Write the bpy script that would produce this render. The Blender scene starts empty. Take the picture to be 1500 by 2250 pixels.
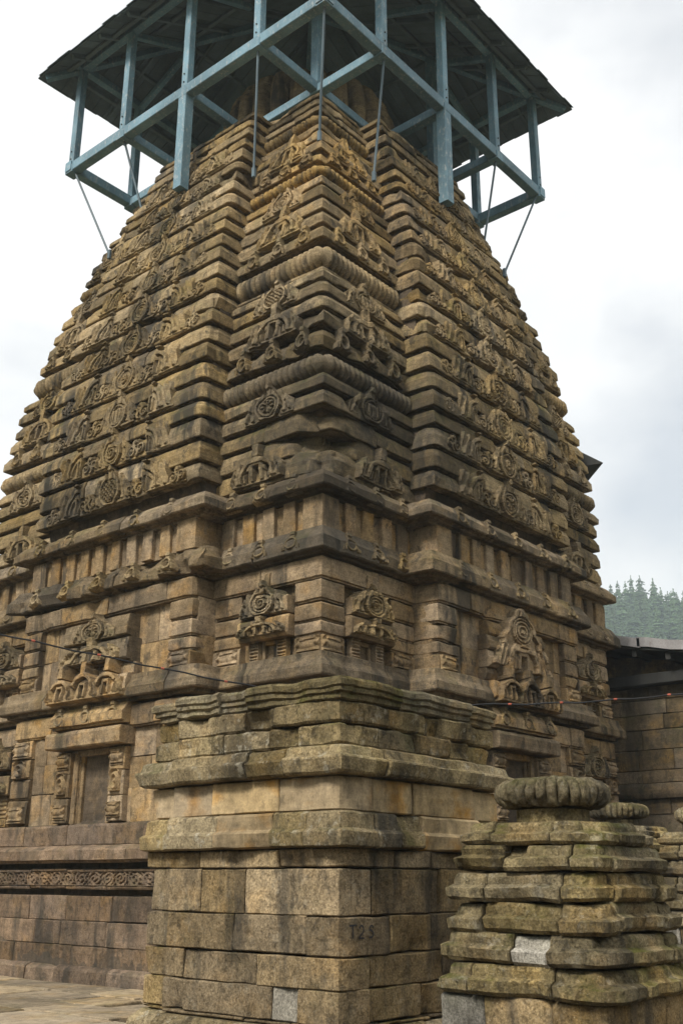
import bpy, math, random
import numpy as np
from mathutils import Matrix, Vector
R_ = math.radians
S = bpy.context.scene
COL = S.collection
rng = random.Random(7)

# ------------------------------------------------------------------ camera
cam_d = bpy.data.cameras.new('camera'); cam = bpy.data.objects.new('camera', cam_d); COL.objects.link(cam)
S.camera = cam
CAM = Vector((-10.486, -9.279, 1.47))
YAW, PITCH, ROLL = R_(40.4), R_(19.2), R_(0.2)
Fh = Vector((math.cos(YAW), math.sin(YAW), 0)); Rt = Vector((math.sin(YAW), -math.cos(YAW), 0)); Zu = Vector((0, 0, 1))
fw = Fh * math.cos(PITCH) + Zu * math.sin(PITCH); up = -Fh * math.sin(PITCH) + Zu * math.cos(PITCH)
c_, s_ = math.cos(ROLL), math.sin(ROLL)
rx = Rt * c_ + up * s_; ux = up * c_ - Rt * s_
cam.matrix_world = Matrix(((rx.x, ux.x, -fw.x, CAM.x), (rx.y, ux.y, -fw.y, CAM.y), (rx.z, ux.z, -fw.z, CAM.z), (0, 0, 0, 1)))
cam_d.sensor_fit = 'VERTICAL'; cam_d.sensor_height = 36.0; cam_d.lens = 36.0 * 2320 / 2250
cam_d.clip_start = 0.1; cam_d.clip_end = 3000

# ------------------------------------------------------------------ world: overcast sky
SUN_DIR = Vector((-0.72, -0.06, 0.69)).normalized()
W_ = bpy.data.worlds.new('World'); S.world = W_; W_.use_nodes = True
nt = W_.node_tree; nt.nodes.clear()
out = nt.nodes.new('ShaderNodeOutputWorld'); bg = nt.nodes.new('ShaderNodeBackground')
sky = nt.nodes.new('ShaderNodeTexSky'); sky.sky_type = 'NISHITA'; sky.sun_disc = False
sky.sun_elevation = math.asin(SUN_DIR.z); sky.sun_rotation = math.atan2(SUN_DIR.x, SUN_DIR.y)
sky.air_density = 1.0; sky.dust_density = 2.5
tc = nt.nodes.new('ShaderNodeTexCoord')
mp = nt.nodes.new('ShaderNodeMapping'); mp.inputs['Scale'].default_value = (1.0, 1.0, 1.6)
mp.inputs['Location'].default_value = (11.31, 5.78, 2.80)
n1 = nt.nodes.new('ShaderNodeTexNoise'); n1.inputs['Scale'].default_value = 3.2; n1.inputs['Detail'].default_value = 7; n1.inputs['Roughness'].default_value = 0.52
n1.inputs['Distortion'].default_value = 0.25
r1 = nt.nodes.new('ShaderNodeValToRGB')      # cloud brightness
r1.color_ramp.elements[0].position = 0.33; r1.color_ramp.elements[0].color = (8.3, 8.4, 8.55, 1)
r1.color_ramp.elements[1].position = 0.60; r1.color_ramp.elements[1].color = (9.7, 9.7, 9.7, 1)
n2 = nt.nodes.new('ShaderNodeTexNoise'); n2.inputs['Scale'].default_value = 2.1; n2.inputs['Detail'].default_value = 6
r2 = nt.nodes.new('ShaderNodeValToRGB')      # where the blue shows through
r2.color_ramp.elements[0].position = 0.30; r2.color_ramp.elements[0].color = (0.62, 0.62, 0.62, 1)
r2.color_ramp.elements[1].position = 0.44; r2.color_ramp.elements[1].color = (1, 1, 1, 1)
mx = nt.nodes.new('ShaderNodeMix'); mx.data_type = 'RGBA'
L = nt.links.new
L(tc.outputs['Generated'], mp.inputs['Vector']); L(mp.outputs['Vector'], n1.inputs['Vector']); L(mp.outputs['Vector'], n2.inputs['Vector'])
L(n1.outputs['Fac'], r1.inputs['Fac']); L(n2.outputs['Fac'], r2.inputs['Fac'])
L(r2.outputs['Color'], mx.inputs['Factor']); L(sky.outputs['Color'], mx.inputs['A']); L(r1.outputs['Color'], mx.inputs['B'])
L(mx.outputs['Result'], bg.inputs['Color']); bg.inputs['Strength'].default_value = 0.10
L(bg.outputs['Background'], out.inputs['Surface'])

sun_d = bpy.data.lights.new('sun', 'SUN'); sun = bpy.data.objects.new('sun', sun_d); COL.objects.link(sun)
sun_d.energy = 3.3; sun_d.angle = R_(14); sun_d.color = (1.0, 0.95, 0.86)
sun.rotation_euler = SUN_DIR.to_track_quat('Z', 'Y').to_euler(); sun.location = (-20, -20, 40)

S.view_settings.view_transform = 'Standard'; S.view_settings.look = 'None'
S.view_settings.exposure = 0.25; S.view_settings.gamma = 1.0; S.view_settings.use_curve_mapping = False
S.render.engine = 'CYCLES'; S.cycles.max_bounces = 6; S.cycles.diffuse_bounces = 1; S.cycles.volume_bounces = 3

# ------------------------------------------------------------------ noise helpers (numpy)
def _hash(ix, iy, iz, seed=0):
    h = (ix.astype(np.int64) * 374761393 + iy.astype(np.int64) * 668265263 + iz.astype(np.int64) * 2147483647 + seed * 974634777) & 0xffffffff
    h = ((h ^ (h >> 13)) * 1274126177) & 0xffffffff
    return ((h ^ (h >> 16)) & 0xffff) / 32767.5 - 1.0
def vnoise(p, freq, seed=0):
    q = p * freq; i = np.floor(q).astype(np.int64); f = q - i; f = f * f * (3 - 2 * f)
    o = 0
    for dx in (0, 1):
        for dy in (0, 1):
            for dz in (0, 1):
                w = (f[:, 0] if dx else 1 - f[:, 0]) * (f[:, 1] if dy else 1 - f[:, 1]) * (f[:, 2] if dz else 1 - f[:, 2])
                o = o + w * _hash(i[:, 0] + dx, i[:, 1] + dy, i[:, 2] + dz, seed)
    return o

# ------------------------------------------------------------------ object helpers
def new_mesh(name, V, F, mat, smooth=True, sharp=35):
    me = bpy.data.meshes.new(name)
    me.from_pydata([tuple(map(float, v)) for v in V] if not isinstance(V, np.ndarray) else V.tolist(), [], F)
    if mat: me.materials.append(mat)
    if smooth:
        me.shade_smooth()
        me.set_sharp_from_angle(angle=R_(sharp))
    me.update()
    return me
def link(name, me, parent=None, loc=None, rot=None, scale=None):
    o = bpy.data.objects.new(name, me); COL.objects.link(o)
    if parent: o.parent = parent
    if loc is not None: o.location = loc
    if rot is not None: o.rotation_euler = rot
    if scale is not None: o.scale = scale
    return o
def obj(name, V, F, mat, parent=None, smooth=True, sharp=35):
    return link(name, new_mesh(name, V, F, mat, smooth, sharp), parent)
def empty(name, label, cat, loc=(0, 0, 0), group=None):
    o = bpy.data.objects.new(name, None); COL.objects.link(o); o.location = loc
    o['label'] = label; o['category'] = cat
    if group: o['group'] = group
    return o
def tag(o, label, cat, group=None):
    o['label'] = label; o['category'] = cat
    if group: o['group'] = group
    return o
class MB:
    def __init__(s): s.V = []; s.F = []
    def add(s, V, F):
        b = len(s.V); s.V += [tuple(v) for v in V]; s.F += [tuple(i + b for i in f) for f in F]
        return s
    def build(s, name, mat, parent=None, smooth=False, sharp=35): return obj(name, s.V, s.F, mat, parent, smooth, sharp)
def beam_geo(a, b, w, h, upv=(0, 0, 1), bev=0.012):
    a, b, u = Vector(a), Vector(b), Vector(upv)
    d = (b - a).normalized(); sd = d.cross(u)
    if sd.length < 1e-4: sd = d.cross(Vector((1, 0, 0)))
    sd.normalize(); u = sd.cross(d)
    prof = [(-w/2 + bev, -h/2), (w/2 - bev, -h/2), (w/2, -h/2 + bev), (w/2, h/2 - bev), (w/2 - bev, h/2), (-w/2 + bev, h/2), (-w/2, h/2 - bev), (-w/2, -h/2 + bev)]
    V = [a + sd * x + u * y for x, y in prof] + [b + sd * x + u * y for x, y in prof]
    n = 8; F = [(i, (i + 1) % n, n + (i + 1) % n, n + i) for i in range(n)] + [tuple(range(n))[::-1], tuple(range(n, 2 * n))]
    return V, F
def tube_geo(pts, rad, n=8):
    V = []; F = []
    pts = [Vector(p) for p in pts]
    for i, p in enumerate(pts):
        d = (pts[min(i + 1, len(pts) - 1)] - pts[max(i - 1, 0)]).normalized()
        a = d.cross(Vector((0.3, 0.2, 1))).normalized(); b = d.cross(a)
        rr = rad[i] if isinstance(rad, (list, tuple)) else rad
        V += [p + (a * math.cos(2 * math.pi * k / n) + b * math.sin(2 * math.pi * k / n)) * rr for k in range(n)]
    for i in range(len(pts) - 1):
        F += [(i * n + k, i * n + (k + 1) % n, (i + 1) * n + (k + 1) % n, (i + 1) * n + k) for k in range(n)]
    F += [tuple(range(n))[::-1], tuple(range((len(pts) - 1) * n, len(pts) * n))]
    return V, F

# swept stone: a closed profile [(outward, z)] carried along a plan path, with wear
def sweep(path, prof, seg=0.11, amp=0.007, seed=0, wear=0.015, rnd=0.012, chips=None, dz=0.0, do=0.0, ps=0.10, heavy=0.0, env=None):
    P = [np.array(p, float) for p in path]
    nr = []
    for i in range(len(P) - 1):
        d = P[i + 1] - P[i]; d /= np.linalg.norm(d); nr.append(np.array((-d[1], d[0])))
    st = []; s0 = 0.0
    for i in range(len(P) - 1):
        ln = np.linalg.norm(P[i + 1] - P[i]); n = max(1, int(math.ceil(ln / seg)))
        ts = [k / n for k in range(n)]
        if i == 0 and rnd > 0: ts = [0, min(rnd / ln, .2 / n)] + ts[1:]
        if i == len(P) - 2: ts += ([1 - min(rnd / ln, .2 / n), 1] if rnd > 0 else [1])
        for t in ts:
            corner = (t == 0 and i > 0)
            m = nr[i] if not corner else (nr[i - 1] + nr[i]) / (1 + nr[i - 1] @ nr[i])
            st.append((P[i] + (P[i + 1] - P[i]) * t, m, s0 + ln * t, corner, i, t))
        s0 += ln
    pr = []
    m_ = len(prof)
    for j in range(m_):
        a, b = prof[j], prof[(j + 1) % m_]
        pr.append(a)
        ln = math.hypot(b[0] - a[0], b[1] - a[1])
        if j < m_ - 1 and ln > ps * 1.4 and max(a[0], b[0]) > -0.2:
            n = int(ln / ps)
            pr += [(a[0] + (b[0] - a[0]) * k / n, a[1] + (b[1] - a[1]) * k / n) for k in range(1, n)]
    pr = np.array(pr); npn = len(pr); ns = len(st)
    omax = pr[:, 0].max(); omin = pr[:, 0].min()
    wgt = np.clip((pr[:, 0] - omin) / max(omax - omin, 1e-6) * 1.6, 0, 1)
    pos = np.array([s[0] for s in st]); mm = np.array([s[1] for s in st]); ss = np.array([s[2] for s in st]); co = np.array([s[3] for s in st])
    O = np.tile(pr[:, 0], (ns, 1)) + do; Zz = np.tile(pr[:, 1], (ns, 1)) + dz
    e = np.zeros(ns)
    if rnd > 0: e[0] += rnd; e[-1] += rnd
    for k in np.where(co)[0]:
        e += wear * np.exp(-((ss - ss[k]) / (0.03 + wear)) ** 2)
    zlo, zhi = pr[:, 1].min(), pr[:, 1].max()
    for (cs, cw, cd, ck) in (chips or []):
        g = cd * np.exp(-((ss - cs) / cw) ** (4 if cw < .25 else 2))
        vz = np.clip(1 - np.abs(pr[:, 1] - (zlo + (zhi - zlo) * ck)) / (zhi - zlo) * 1.1, 0, 1)
        O -= g[:, None] * (wgt * vz)[None, :]
    O -= e[:, None] * wgt[None, :]
    V = np.empty((ns, npn, 3))
    # courses that step back shorten at an outer corner and lengthen at an inner one
    dirs = [(P[i + 1] - P[i]) / np.linalg.norm(P[i + 1] - P[i]) for i in range(len(P) - 1)]
    def turn(i):
        c = dirs[i - 1][0] * dirs[i][1] - dirs[i - 1][1] * dirs[i][0]
        return -c / (1 + dirs[i - 1] @ dirs[i])
    tu = [0.0] + [turn(i) for i in range(1, len(P) - 1)] + [0.0]
    SH = np.zeros((ns, npn, 2))
    for k, (p_, m_2, s_2, c_2, i_, t_) in enumerate(st):
        if c_2: continue
        ln = np.linalg.norm(P[i_ + 1] - P[i_]); a_ = -O[k] * tu[i_]; b_ = -O[k] * tu[i_ + 1]
        tot = a_ + b_; f_ = np.where(tot > ln * .96, ln * .96 / np.maximum(tot, 1e-9), 1.0)
        SH[k] = ((a_ - t_ * (a_ + b_)) * f_)[:, None] * dirs[i_][None, :]
    V[:, :, 0] = pos[:, 0][:, None] + mm[:, 0][:, None] * O + SH[:, :, 0]
    V[:, :, 1] = pos[:, 1][:, None] + mm[:, 1][:, None] * O + SH[:, :, 1]
    V[:, :, 2] = Zz
    fl = V.reshape(-1, 3)
    n_ = vnoise(fl, 4.0, seed) * amp * 1.3 + vnoise(fl, 13.0, seed + 5) * amp * 0.9
    hv_ = heavy * (np.repeat(np.exp(-((ss - env[0]) / env[1]) ** 2), npn) if env else 1.0)
    if heavy: n_ = n_ - hv_ * np.clip(vnoise(fl, 3.1, seed + 9) + .35, 0, 1) - hv_ * .35 * np.clip(vnoise(fl, 9, seed + 2), 0, 1)
    nz = vnoise(fl, 6.0, seed + 11) * amp * 0.9
    n_ = n_.reshape(ns, npn) * wgt; nz = nz.reshape(ns, npn) * wgt
    V[:, :, 0] += mm[:, 0][:, None] * n_; V[:, :, 1] += mm[:, 1][:, None] * n_; V[:, :, 2] += nz
    F = []
    for i in range(ns - 1):
        for j in range(npn):
            j2 = (j + 1) % npn
            F.append((i * npn + j, i * npn + j2, (i + 1) * npn + j2, (i + 1) * npn + j))
    F.append(tuple(range(npn))[::-1]); F.append(tuple((ns - 1) * npn + j for j in range(npn)))
    return V.reshape(-1, 3), F
def path_len(p): return sum(math.dist(p[i], p[i + 1]) for i in range(len(p) - 1))
def sub_path(p, s0, s1):
    out_ = []; s = 0.0
    for i in range(len(p) - 1):
        ln = math.dist(p[i], p[i + 1])
        a, b = max(s0, s), min(s1, s + ln)
        if b - a > 1e-6:
            q = lambda t: (p[i][0] + (p[i + 1][0] - p[i][0]) * (t - s) / ln, p[i][1] + (p[i + 1][1] - p[i][1]) * (t - s) / ln)
            if not out_: out_.append(q(a))
            out_.append(q(b))
        s += ln
    return out_
_seed = [1]
_par = [None]                                  # current grouping part of the tower, if any
def stones(name, path, prof, mat, parent, joints=(), gap=0.008, jo=0.012, jz=0.006, chip=0.35, **kw):
    ln = path_len(path); cuts = [0] + sorted(j for j in joints if 0.15 < j < ln - 0.15) + [ln]
    res = []
    for a, b in zip(cuts[:-1], cuts[1:]):
        sp = sub_path(path, a + (gap / 2 if a else 0), b - (gap / 2 if b < ln else 0))
        _seed[0] += 1; r = random.Random(_seed[0] * 31 + 5)
        L_ = b - a; ch = []
        if r.random() < chip:
            for _ in range(r.randint(1, 2)):
                ch.append((r.uniform(0, L_), r.uniform(.06, .22), r.uniform(.02, .08), r.choice((0, 0, .5, 1))))
        k2 = dict(kw)
        V, F = sweep(sp, prof, seed=_seed[0], chips=ch + list(k2.pop('extra_chips', [])), do=r.uniform(-jo, jo), dz=r.uniform(-jz, jz), wear=k2.pop('wear', r.choice((.006, .01, .015, .04))), **k2)
        res.append(obj(name, V, F, mat, (_par[0] if parent is tower and _par[0] else parent), True, 24))
    return res

# ------------------------------------------------------------------ materials
def nodes_of(name):
    m = bpy.data.materials.new(name); m.use_nodes = True
    t = m.node_tree; t.nodes.clear()
    o = t.nodes.new('ShaderNodeOutputMaterial'); b = t.nodes.new('ShaderNodeBsdfPrincipled')
    t.links.new(b.outputs['BSDF'], o.inputs['Surface'])
    return m, t, b
def N(t, kind, **kw):
    n = t.nodes.new(kind)
    for k, v in kw.items():
        if k in n.inputs: n.inputs[k].default_value = v
        else: setattr(n, k, v)
    return n
def mapped(t, vec, scale, loc=(0, 0, 0)):
    m = t.nodes.new('ShaderNodeMapping'); m.inputs['Scale'].default_value = scale; m.inputs['Location'].default_value = loc
    t.links.new(vec, m.inputs['Vector']); return m.outputs['Vector']
def ramp(t, fac, stops):
    r = t.nodes.new('ShaderNodeValToRGB'); e = r.color_ramp.elements
    while len(e) < len(stops): e.new(0.5)
    for el, (p, c) in zip(e, stops): el.position = p; el.color = (c, c, c, 1) if isinstance(c, (int, float)) else (*c, 1)
    t.links.new(fac, r.inputs['Fac']); return r.outputs['Color']
def mixc(t, fac, a, b, mode='MIX'):
    m = t.nodes.new('ShaderNodeMix'); m.data_type = 'RGBA'; m.blend_type = mode
    for s, v in (('Factor', fac), ('A', a), ('B', b)):
        if hasattr(v, 'is_output'): t.links.new(v, m.inputs[s])
        elif s == 'Factor': m.inputs[s].default_value = v
        else: m.inputs[s].default_value = (*v, 1) if len(v) == 3 else v
    return m.outputs['Result']
def math_(t, op, a, b=None):
    m = t.nodes.new('ShaderNodeMath'); m.operation = op
    for i, v in enumerate((a, b)):
        if v is None: continue
        if hasattr(v, 'is_output'): t.links.new(v, m.inputs[i])
        else: m.inputs[i].default_value = v
    return m.outputs[0]

def stone_mat(name, light, mid, dark, stain=(.055, .05, .042), stain_amt=.75, moss=(.075, .08, .022), moss_amt=.6, grain=.35, speck=0.0, var=.33, bedding=.5, bump=.5, ochre=(.40, .25, .10), ochre_amt=.3, lichen=0.0, patches=(), golds=()):
    m, t, b = nodes_of(name); L = t.links.new
    geo = t.nodes.new('ShaderNodeNewGeometry'); oi = t.nodes.new('ShaderNodeObjectInfo')
    pos = geo.outputs['Position']
    vo_ = t.nodes.new('ShaderNodeVectorMath'); vo_.operation = 'MULTIPLY_ADD'; L(oi.outputs['Random'], vo_.inputs[0]); vo_.inputs[1].default_value = (37., 53., 71.); L(pos, vo_.inputs[2]); pos2 = vo_.outputs['Vector']
    n_big = N(t, 'ShaderNodeTexNoise', Scale=1.1, Detail=5.0, Roughness=.6); L(pos, n_big.inputs['Vector'])
    col = ramp(t, n_big.outputs['Fac'], [(.28, dark), (.48, mid), (.70, light)])
    # ochre patches
    n_o = N(t, 'ShaderNodeTexNoise', Scale=2.3, Detail=4.0, Roughness=.55); L(mapped(t, pos2, (1, 1, 1.4), (3.1, 7.2, 1.3)), n_o.inputs['Vector'])
    col = mixc(t, math_(t, 'MULTIPLY', ramp(t, n_o.outputs['Fac'], [(.52, 0.), (.68, 1.)]), ochre_amt), col, ochre)
    # bedding planes
    n_b = N(t, 'ShaderNodeTexNoise', Scale=1.0, Detail=6.0, Roughness=.7); L(mapped(t, pos2, (1.6, 1.6, 26)), n_b.inputs['Vector'])
    col = mixc(t, bedding, col, mixc(t, 1.0, col, ramp(t, n_b.outputs['Fac'], [(.3, .55), (.5, .95), (.7, 1.25)]), 'MULTIPLY'))
    # grain
    n_g = N(t, 'ShaderNodeTexNoise', Scale=55.0, Detail=5.0, Roughness=.75); L(pos, n_g.inputs['Vector'])
    col = mixc(t, 1.0, col, ramp(t, n_g.outputs['Fac'], [(.28, 1 - grain), (.5, 1.), (.74, 1 + grain * 1.3)]), 'MULTIPLY')
    n_m = N(t, 'ShaderNodeTexNoise', Scale=8.0, Detail=10.0, Roughness=.72); L(pos2, n_m.inputs['Vector'])
    col = mixc(t, 1.0, col, ramp(t, n_m.outputs['Fac'], [(.3, .60), (.5, 1.), (.7, 1.36)]), 'MULTIPLY')
    if speck:
        vo = N(t, 'ShaderNodeTexVoronoi', Scale=70.0); L(pos, vo.inputs['Vector'])
        sp = ramp(t, vo.outputs['Distance'], [(.12, 1.), (.30, 0.)])
        n_s = N(t, 'ShaderNodeTexNoise', Scale=30.0, Detail=2.0); L(pos, n_s.inputs['Vector'])
        col = mixc(t, math_(t, 'MULTIPLY', math_(t, 'MULTIPLY', sp, ramp(t, n_s.outputs['Fac'], [(.45, 0.), (.65, 1.)])), speck), col, (.62, .55, .42))
    # runs of dark growth, longer down the wall than across
    n_s1 = N(t, 'ShaderNodeTexNoise', Scale=1.0, Detail=6.0, Roughness=.62); L(mapped(t, pos, (2.6, 2.6, .42), (1.7, .4, 2.2)), n_s1.inputs['Vector'])
    n_s2 = N(t, 'ShaderNodeTexNoise', Scale=.55, Detail=3.0, Roughness=.5); L(mapped(t, pos, (1, 1, 1), (5.7, 2.4, 9.2)), n_s2.inputs['Vector'])
    st = math_(t, 'MULTIPLY', ramp(t, n_s1.outputs['Fac'], [(.49, 0.), (.59, 1.)]), ramp(t, n_s2.outputs['Fac'], [(.38, .15), (.60, 1.)]))
    col = mixc(t, math_(t, 'MULTIPLY', st, stain_amt), col, stain)
    n_s3 = N(t, 'ShaderNodeTexNoise', Scale=4.5, Detail=8.0, Roughness=.72); L(mapped(t, pos2, (1, 1, .7), (2.2, 8.4, .3)), n_s3.inputs['Vector'])
    col = mixc(t, math_(t, 'MULTIPLY', ramp(t, n_s3.outputs['Fac'], [(.56, 0.), (.62, 1.)]), stain_amt * .75), col, stain)
    def patch(cx, cy, cz, rad):
        vd = t.nodes.new('ShaderNodeVectorMath'); vd.operation = 'DISTANCE'; L(pos, vd.inputs[0]); vd.inputs[1].default_value = (cx, cy, cz)
        w = math_(t, 'ADD', math_(t, 'DIVIDE', vd.outputs['Value'], rad), math_(t, 'MULTIPLY', math_(t, 'SUBTRACT', n_m.outputs['Fac'], .5), .9))
        w = math_(t, 'ADD', w, math_(t, 'MULTIPLY', math_(t, 'SUBTRACT', n_s1.outputs['Fac'], .5), 1.6))
        return ramp(t, w, [(.45, 1.), (1.15, 0.)])
    for q in golds: col = mixc(t, math_(t, 'MULTIPLY', patch(*q), .45), col, mixc(t, 1.0, col, (1.12, 1.02, .88), 'MULTIPLY'))
    for q in patches: col = mixc(t, math_(t, 'MULTIPLY', patch(*q), .62), col, stain)
    # moss and lichen
    sx = t.nodes.new('ShaderNodeSeparateXYZ'); L(geo.outputs['Normal'], sx.inputs['Vector'])
    upf = ramp(t, sx.outputs['Z'], [(.0, .25), (.45, 1.)])
    n_mo = N(t, 'ShaderNodeTexNoise', Scale=2.0, Detail=7.0, Roughness=.7); L(mapped(t, pos, (1, 1, 1), (11.2, 4.4, 3.3)), n_mo.inputs['Vector'])
    mo = math_(t, 'MULTIPLY', upf, ramp(t, n_mo.outputs['Fac'], [(.50, 0.), (.66, 1.)]))
    col = mixc(t, math_(t, 'MULTIPLY', mo, moss_amt), col, moss)
    if lichen:
        n_l = N(t, 'ShaderNodeTexNoise', Scale=6.5, Detail=9.0, Roughness=.75); L(mapped(t, pos, (1, 1, 1), (6.6, 1.9, 7.7)), n_l.inputs['Vector'])
        col = mixc(t, math_(t, 'MULTIPLY', ramp(t, n_l.outputs['Fac'], [(.56, 0.), (.63, 1.)]), lichen), col, (.50, .46, .36))
    # each stone its own shade
    rv = t.nodes.new('ShaderNodeMapRange'); L(oi.outputs['Random'], rv.inputs['Value']); rv.inputs['To Min'].default_value = 1 - var; rv.inputs['To Max'].default_value = 1 + var
    hs = t.nodes.new('ShaderNodeHueSaturation'); L(rv.outputs[0], hs.inputs['Value']); L(col, hs.inputs['Color'])
    rv2 = t.nodes.new('ShaderNodeMapRange'); L(math_(t, 'FRACT', math_(t, 'MULTIPLY', oi.outputs['Random'], 17.3)), rv2.inputs['Value'])
    rv2.inputs['To Min'].default_value = .92; rv2.inputs['To Max'].default_value = 1.20; L(rv2.outputs[0], hs.inputs['Saturation'])
    L(hs.outputs['Color'], b.inputs['Base Color'])
    b.inputs['Roughness'].default_value = .96; b.inputs['Specular IOR Level'].default_value = .06
    hgt = math_(t, 'ADD', math_(t, 'MULTIPLY', n_g.outputs['Fac'], .35), math_(t, 'ADD', math_(t, 'MULTIPLY', n_m.outputs['Fac'], .9), math_(t, 'MULTIPLY', n_b.outputs['Fac'], .55 * bedding)))
    n_c = N(t, 'ShaderNodeTexNoise', Scale=17.0, Detail=10.0, Roughness=.8); L(pos2, n_c.inputs['Vector'])
    hgt = math_(t, 'ADD', hgt, math_(t, 'MULTIPLY', ramp(t, n_c.outputs['Fac'], [(.30, 0.), (.46, 1.)]), .55))
    bp = N(t, 'ShaderNodeBump', Strength=bump, Distance=.035); L(hgt, bp.inputs['Height']); L(bp.outputs['Normal'], b.inputs['Normal'])
    return m

M = {}
M['tower'] = stone_mat('tower_stone', (.39, .295, .170), (.27, .205, .120), (.145, .115, .080), stain_amt=.95, moss_amt=.45, grain=.5, bedding=.75, bump=.6, ochre_amt=.22, patches=((.2, .2, 8.3, 2.1), (2.2, -.2, 8.4, 1.7), (-.3, 5.2, 7.2, 1.1), (0, 0, 6.3, 1.6)), golds=((2.4, .6, 12.6, 2.6), (.9, 1.2, 13.6, 1.8)))
M['carve'] = stone_mat('carved_stone', (.39, .295, .170), (.27, .205, .120), (.145, .115, .080), stain_amt=.75, var=.14, moss_amt=.45, grain=.5, bedding=.75, bump=.6, ochre_amt=.22, patches=((.2, .2, 8.3, 2.1), (2.2, -.2, 8.4, 1.7), (-.3, 5.2, 7.2, 1.1), (0, 0, 6.3, 1.6)), golds=((2.4, .6, 12.6, 2.6), (.9, 1.2, 13.6, 1.8)))
M['wall'] = stone_mat('wall_stone', (.385, .285, .175), (.285, .21, .13), (.165, .125, .09), stain_amt=.82, moss_amt=.35, grain=.45, bedding=.5, bump=.55, ochre=(.42, .25, .10), ochre_amt=.45)
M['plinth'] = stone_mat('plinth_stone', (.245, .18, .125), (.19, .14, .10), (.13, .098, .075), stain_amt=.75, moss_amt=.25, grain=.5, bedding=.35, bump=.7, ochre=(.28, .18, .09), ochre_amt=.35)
M['cornice'] = stone_mat('cornice_stone', (.29, .225, .15), (.205, .16, .108), (.125, .102, .075), stain_amt=.9, moss_amt=.3, grain=.5, bedding=.6, bump=.6, ochre_amt=.2, patches=((0, 0, 6.3, 2.0), (-.4, 5.4, 5.8, .8)))
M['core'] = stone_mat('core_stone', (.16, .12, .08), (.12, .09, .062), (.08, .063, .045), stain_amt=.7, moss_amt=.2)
M['pedestal'] = stone_mat('pedestal_stone', (.35, .265, .158), (.255, .192, .114), (.15, .115, .07), stain_amt=.7, moss_amt=.55, grain=.6, speck=.5, bedding=.25, bump=.8, ochre_amt=.3, lichen=.15)
M['mottled'] = stone_mat('mottled_stone', (.37, .29, .165), (.25, .195, .11), (.12, .095, .058), stain=(.05, .042, .03), stain_amt=.95, moss_amt=.6, grain=.6, speck=.4, bedding=.4, bump=.9, lichen=.45, ochre_amt=.35)
M['mould'] = stone_mat('weathered_moulding_stone', (.36, .285, .165), (.26, .205, .12), (.125, .10, .062), stain_amt=.75, moss_amt=.6, grain=.6, speck=.5, bedding=.35, bump=.8, lichen=.55)
M['ochre'] = stone_mat('ochre_stone', (.52, .40, .25), (.43, .325, .19), (.31, .235, .145), stain_amt=.45, moss_amt=.2, grain=.2, bedding=.35, bump=.35, ochre=(.46, .24, .06), ochre_amt=.8)
M['cap'] = stone_mat('cap_stone', (.29, .24, .145), (.20, .165, .10), (.11, .09, .055), stain_amt=.6, moss_amt=.85, grain=.5, bedding=.95, bump=.9, lichen=.2)
M['mossy'] = stone_mat('mossy_stone', (.33, .265, .15), (.23, .185, .105), (.12, .098, .058), stain_amt=.70, moss=(.085, .085, .022), moss_amt=.9, grain=.65, speck=.55, bedding=.35, bump=.9, lichen=.3)
M['granite'] = stone_mat('new_granite', (.33, .305, .255), (.265, .245, .205), (.19, .175, .15), stain_amt=.55, moss_amt=.35, grain=.7, speck=.5, bedding=.1, bump=.5, ochre_amt=0)
M['flag'] = stone_mat('flagstone', (.36, .29, .20), (.30, .24, .165), (.23, .185, .13), stain_amt=.4, moss_amt=.25, grain=.3, bedding=.0, bump=.4)
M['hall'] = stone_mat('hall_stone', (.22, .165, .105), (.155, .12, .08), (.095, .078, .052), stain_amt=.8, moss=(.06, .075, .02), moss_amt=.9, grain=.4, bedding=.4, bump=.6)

def paint_mat(name, col, wear, wear_amt, rough=.6):
    m, t, b = nodes_of(name); L = t.links.new
    geo = t.nodes.new('ShaderNodeNewGeometry'); oi = t.nodes.new('ShaderNodeObjectInfo'); pos = geo.outputs['Position']
    n = N(t, 'ShaderNodeTexNoise', Scale=7.0, Detail=9.0, Roughness=.78); L(mapped(t, pos, (2.2, 2.2, .8)), n.inputs['Vector'])
    n2_ = N(t, 'ShaderNodeTexNoise', Scale=1.4, Detail=4.0); L(pos, n2_.inputs['Vector'])
    c = mixc(t, 1.0, col, ramp(t, n2_.outputs['Fac'], [(.3, .68), (.7, 1.25)]), 'MULTIPLY')
    c = mixc(t, math_(t, 'MULTIPLY', ramp(t, n.outputs['Fac'], [(.53, 0.), (.62, 1.)]), wear_amt), c, wear)
    n3 = N(t, 'ShaderNodeTexNoise', Scale=45.0, Detail=4.0, Roughness=.7); L(pos, n3.inputs['Vector'])
    c = mixc(t, 1.0, c, ramp(t, n3.outputs['Fac'], [(.3, .8), (.7, 1.15)]), 'MULTIPLY')
    rv = t.nodes.new('ShaderNodeMapRange'); L(oi.outputs['Random'], rv.inputs['Value']); rv.inputs['To Min'].default_value = .82; rv.inputs['To Max'].default_value = 1.15
    hs = t.nodes.new('ShaderNodeHueSaturation'); L(rv.outputs[0], hs.inputs['Value']); L(c, hs.inputs['Color'])
    L(hs.outputs['Color'], b.inputs['Base Color']); b.inputs['Roughness'].default_value = rough; b.inputs['Specular IOR Level'].default_value = .3
    bp = N(t, 'ShaderNodeBump', Strength=.3, Distance=.01); L(n.outputs['Fac'], bp.inputs['Height']); L(bp.outputs['Normal'], b.inputs['Normal'])
    return m
M['paint'] = paint_mat('blue_grey_paint', (.19, .315, .385), (.46, .49, .49), .75)
M['board'] = paint_mat('dark_painted_board', (.15, .19, .205), (.20, .19, .17), .6, .75)
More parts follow.
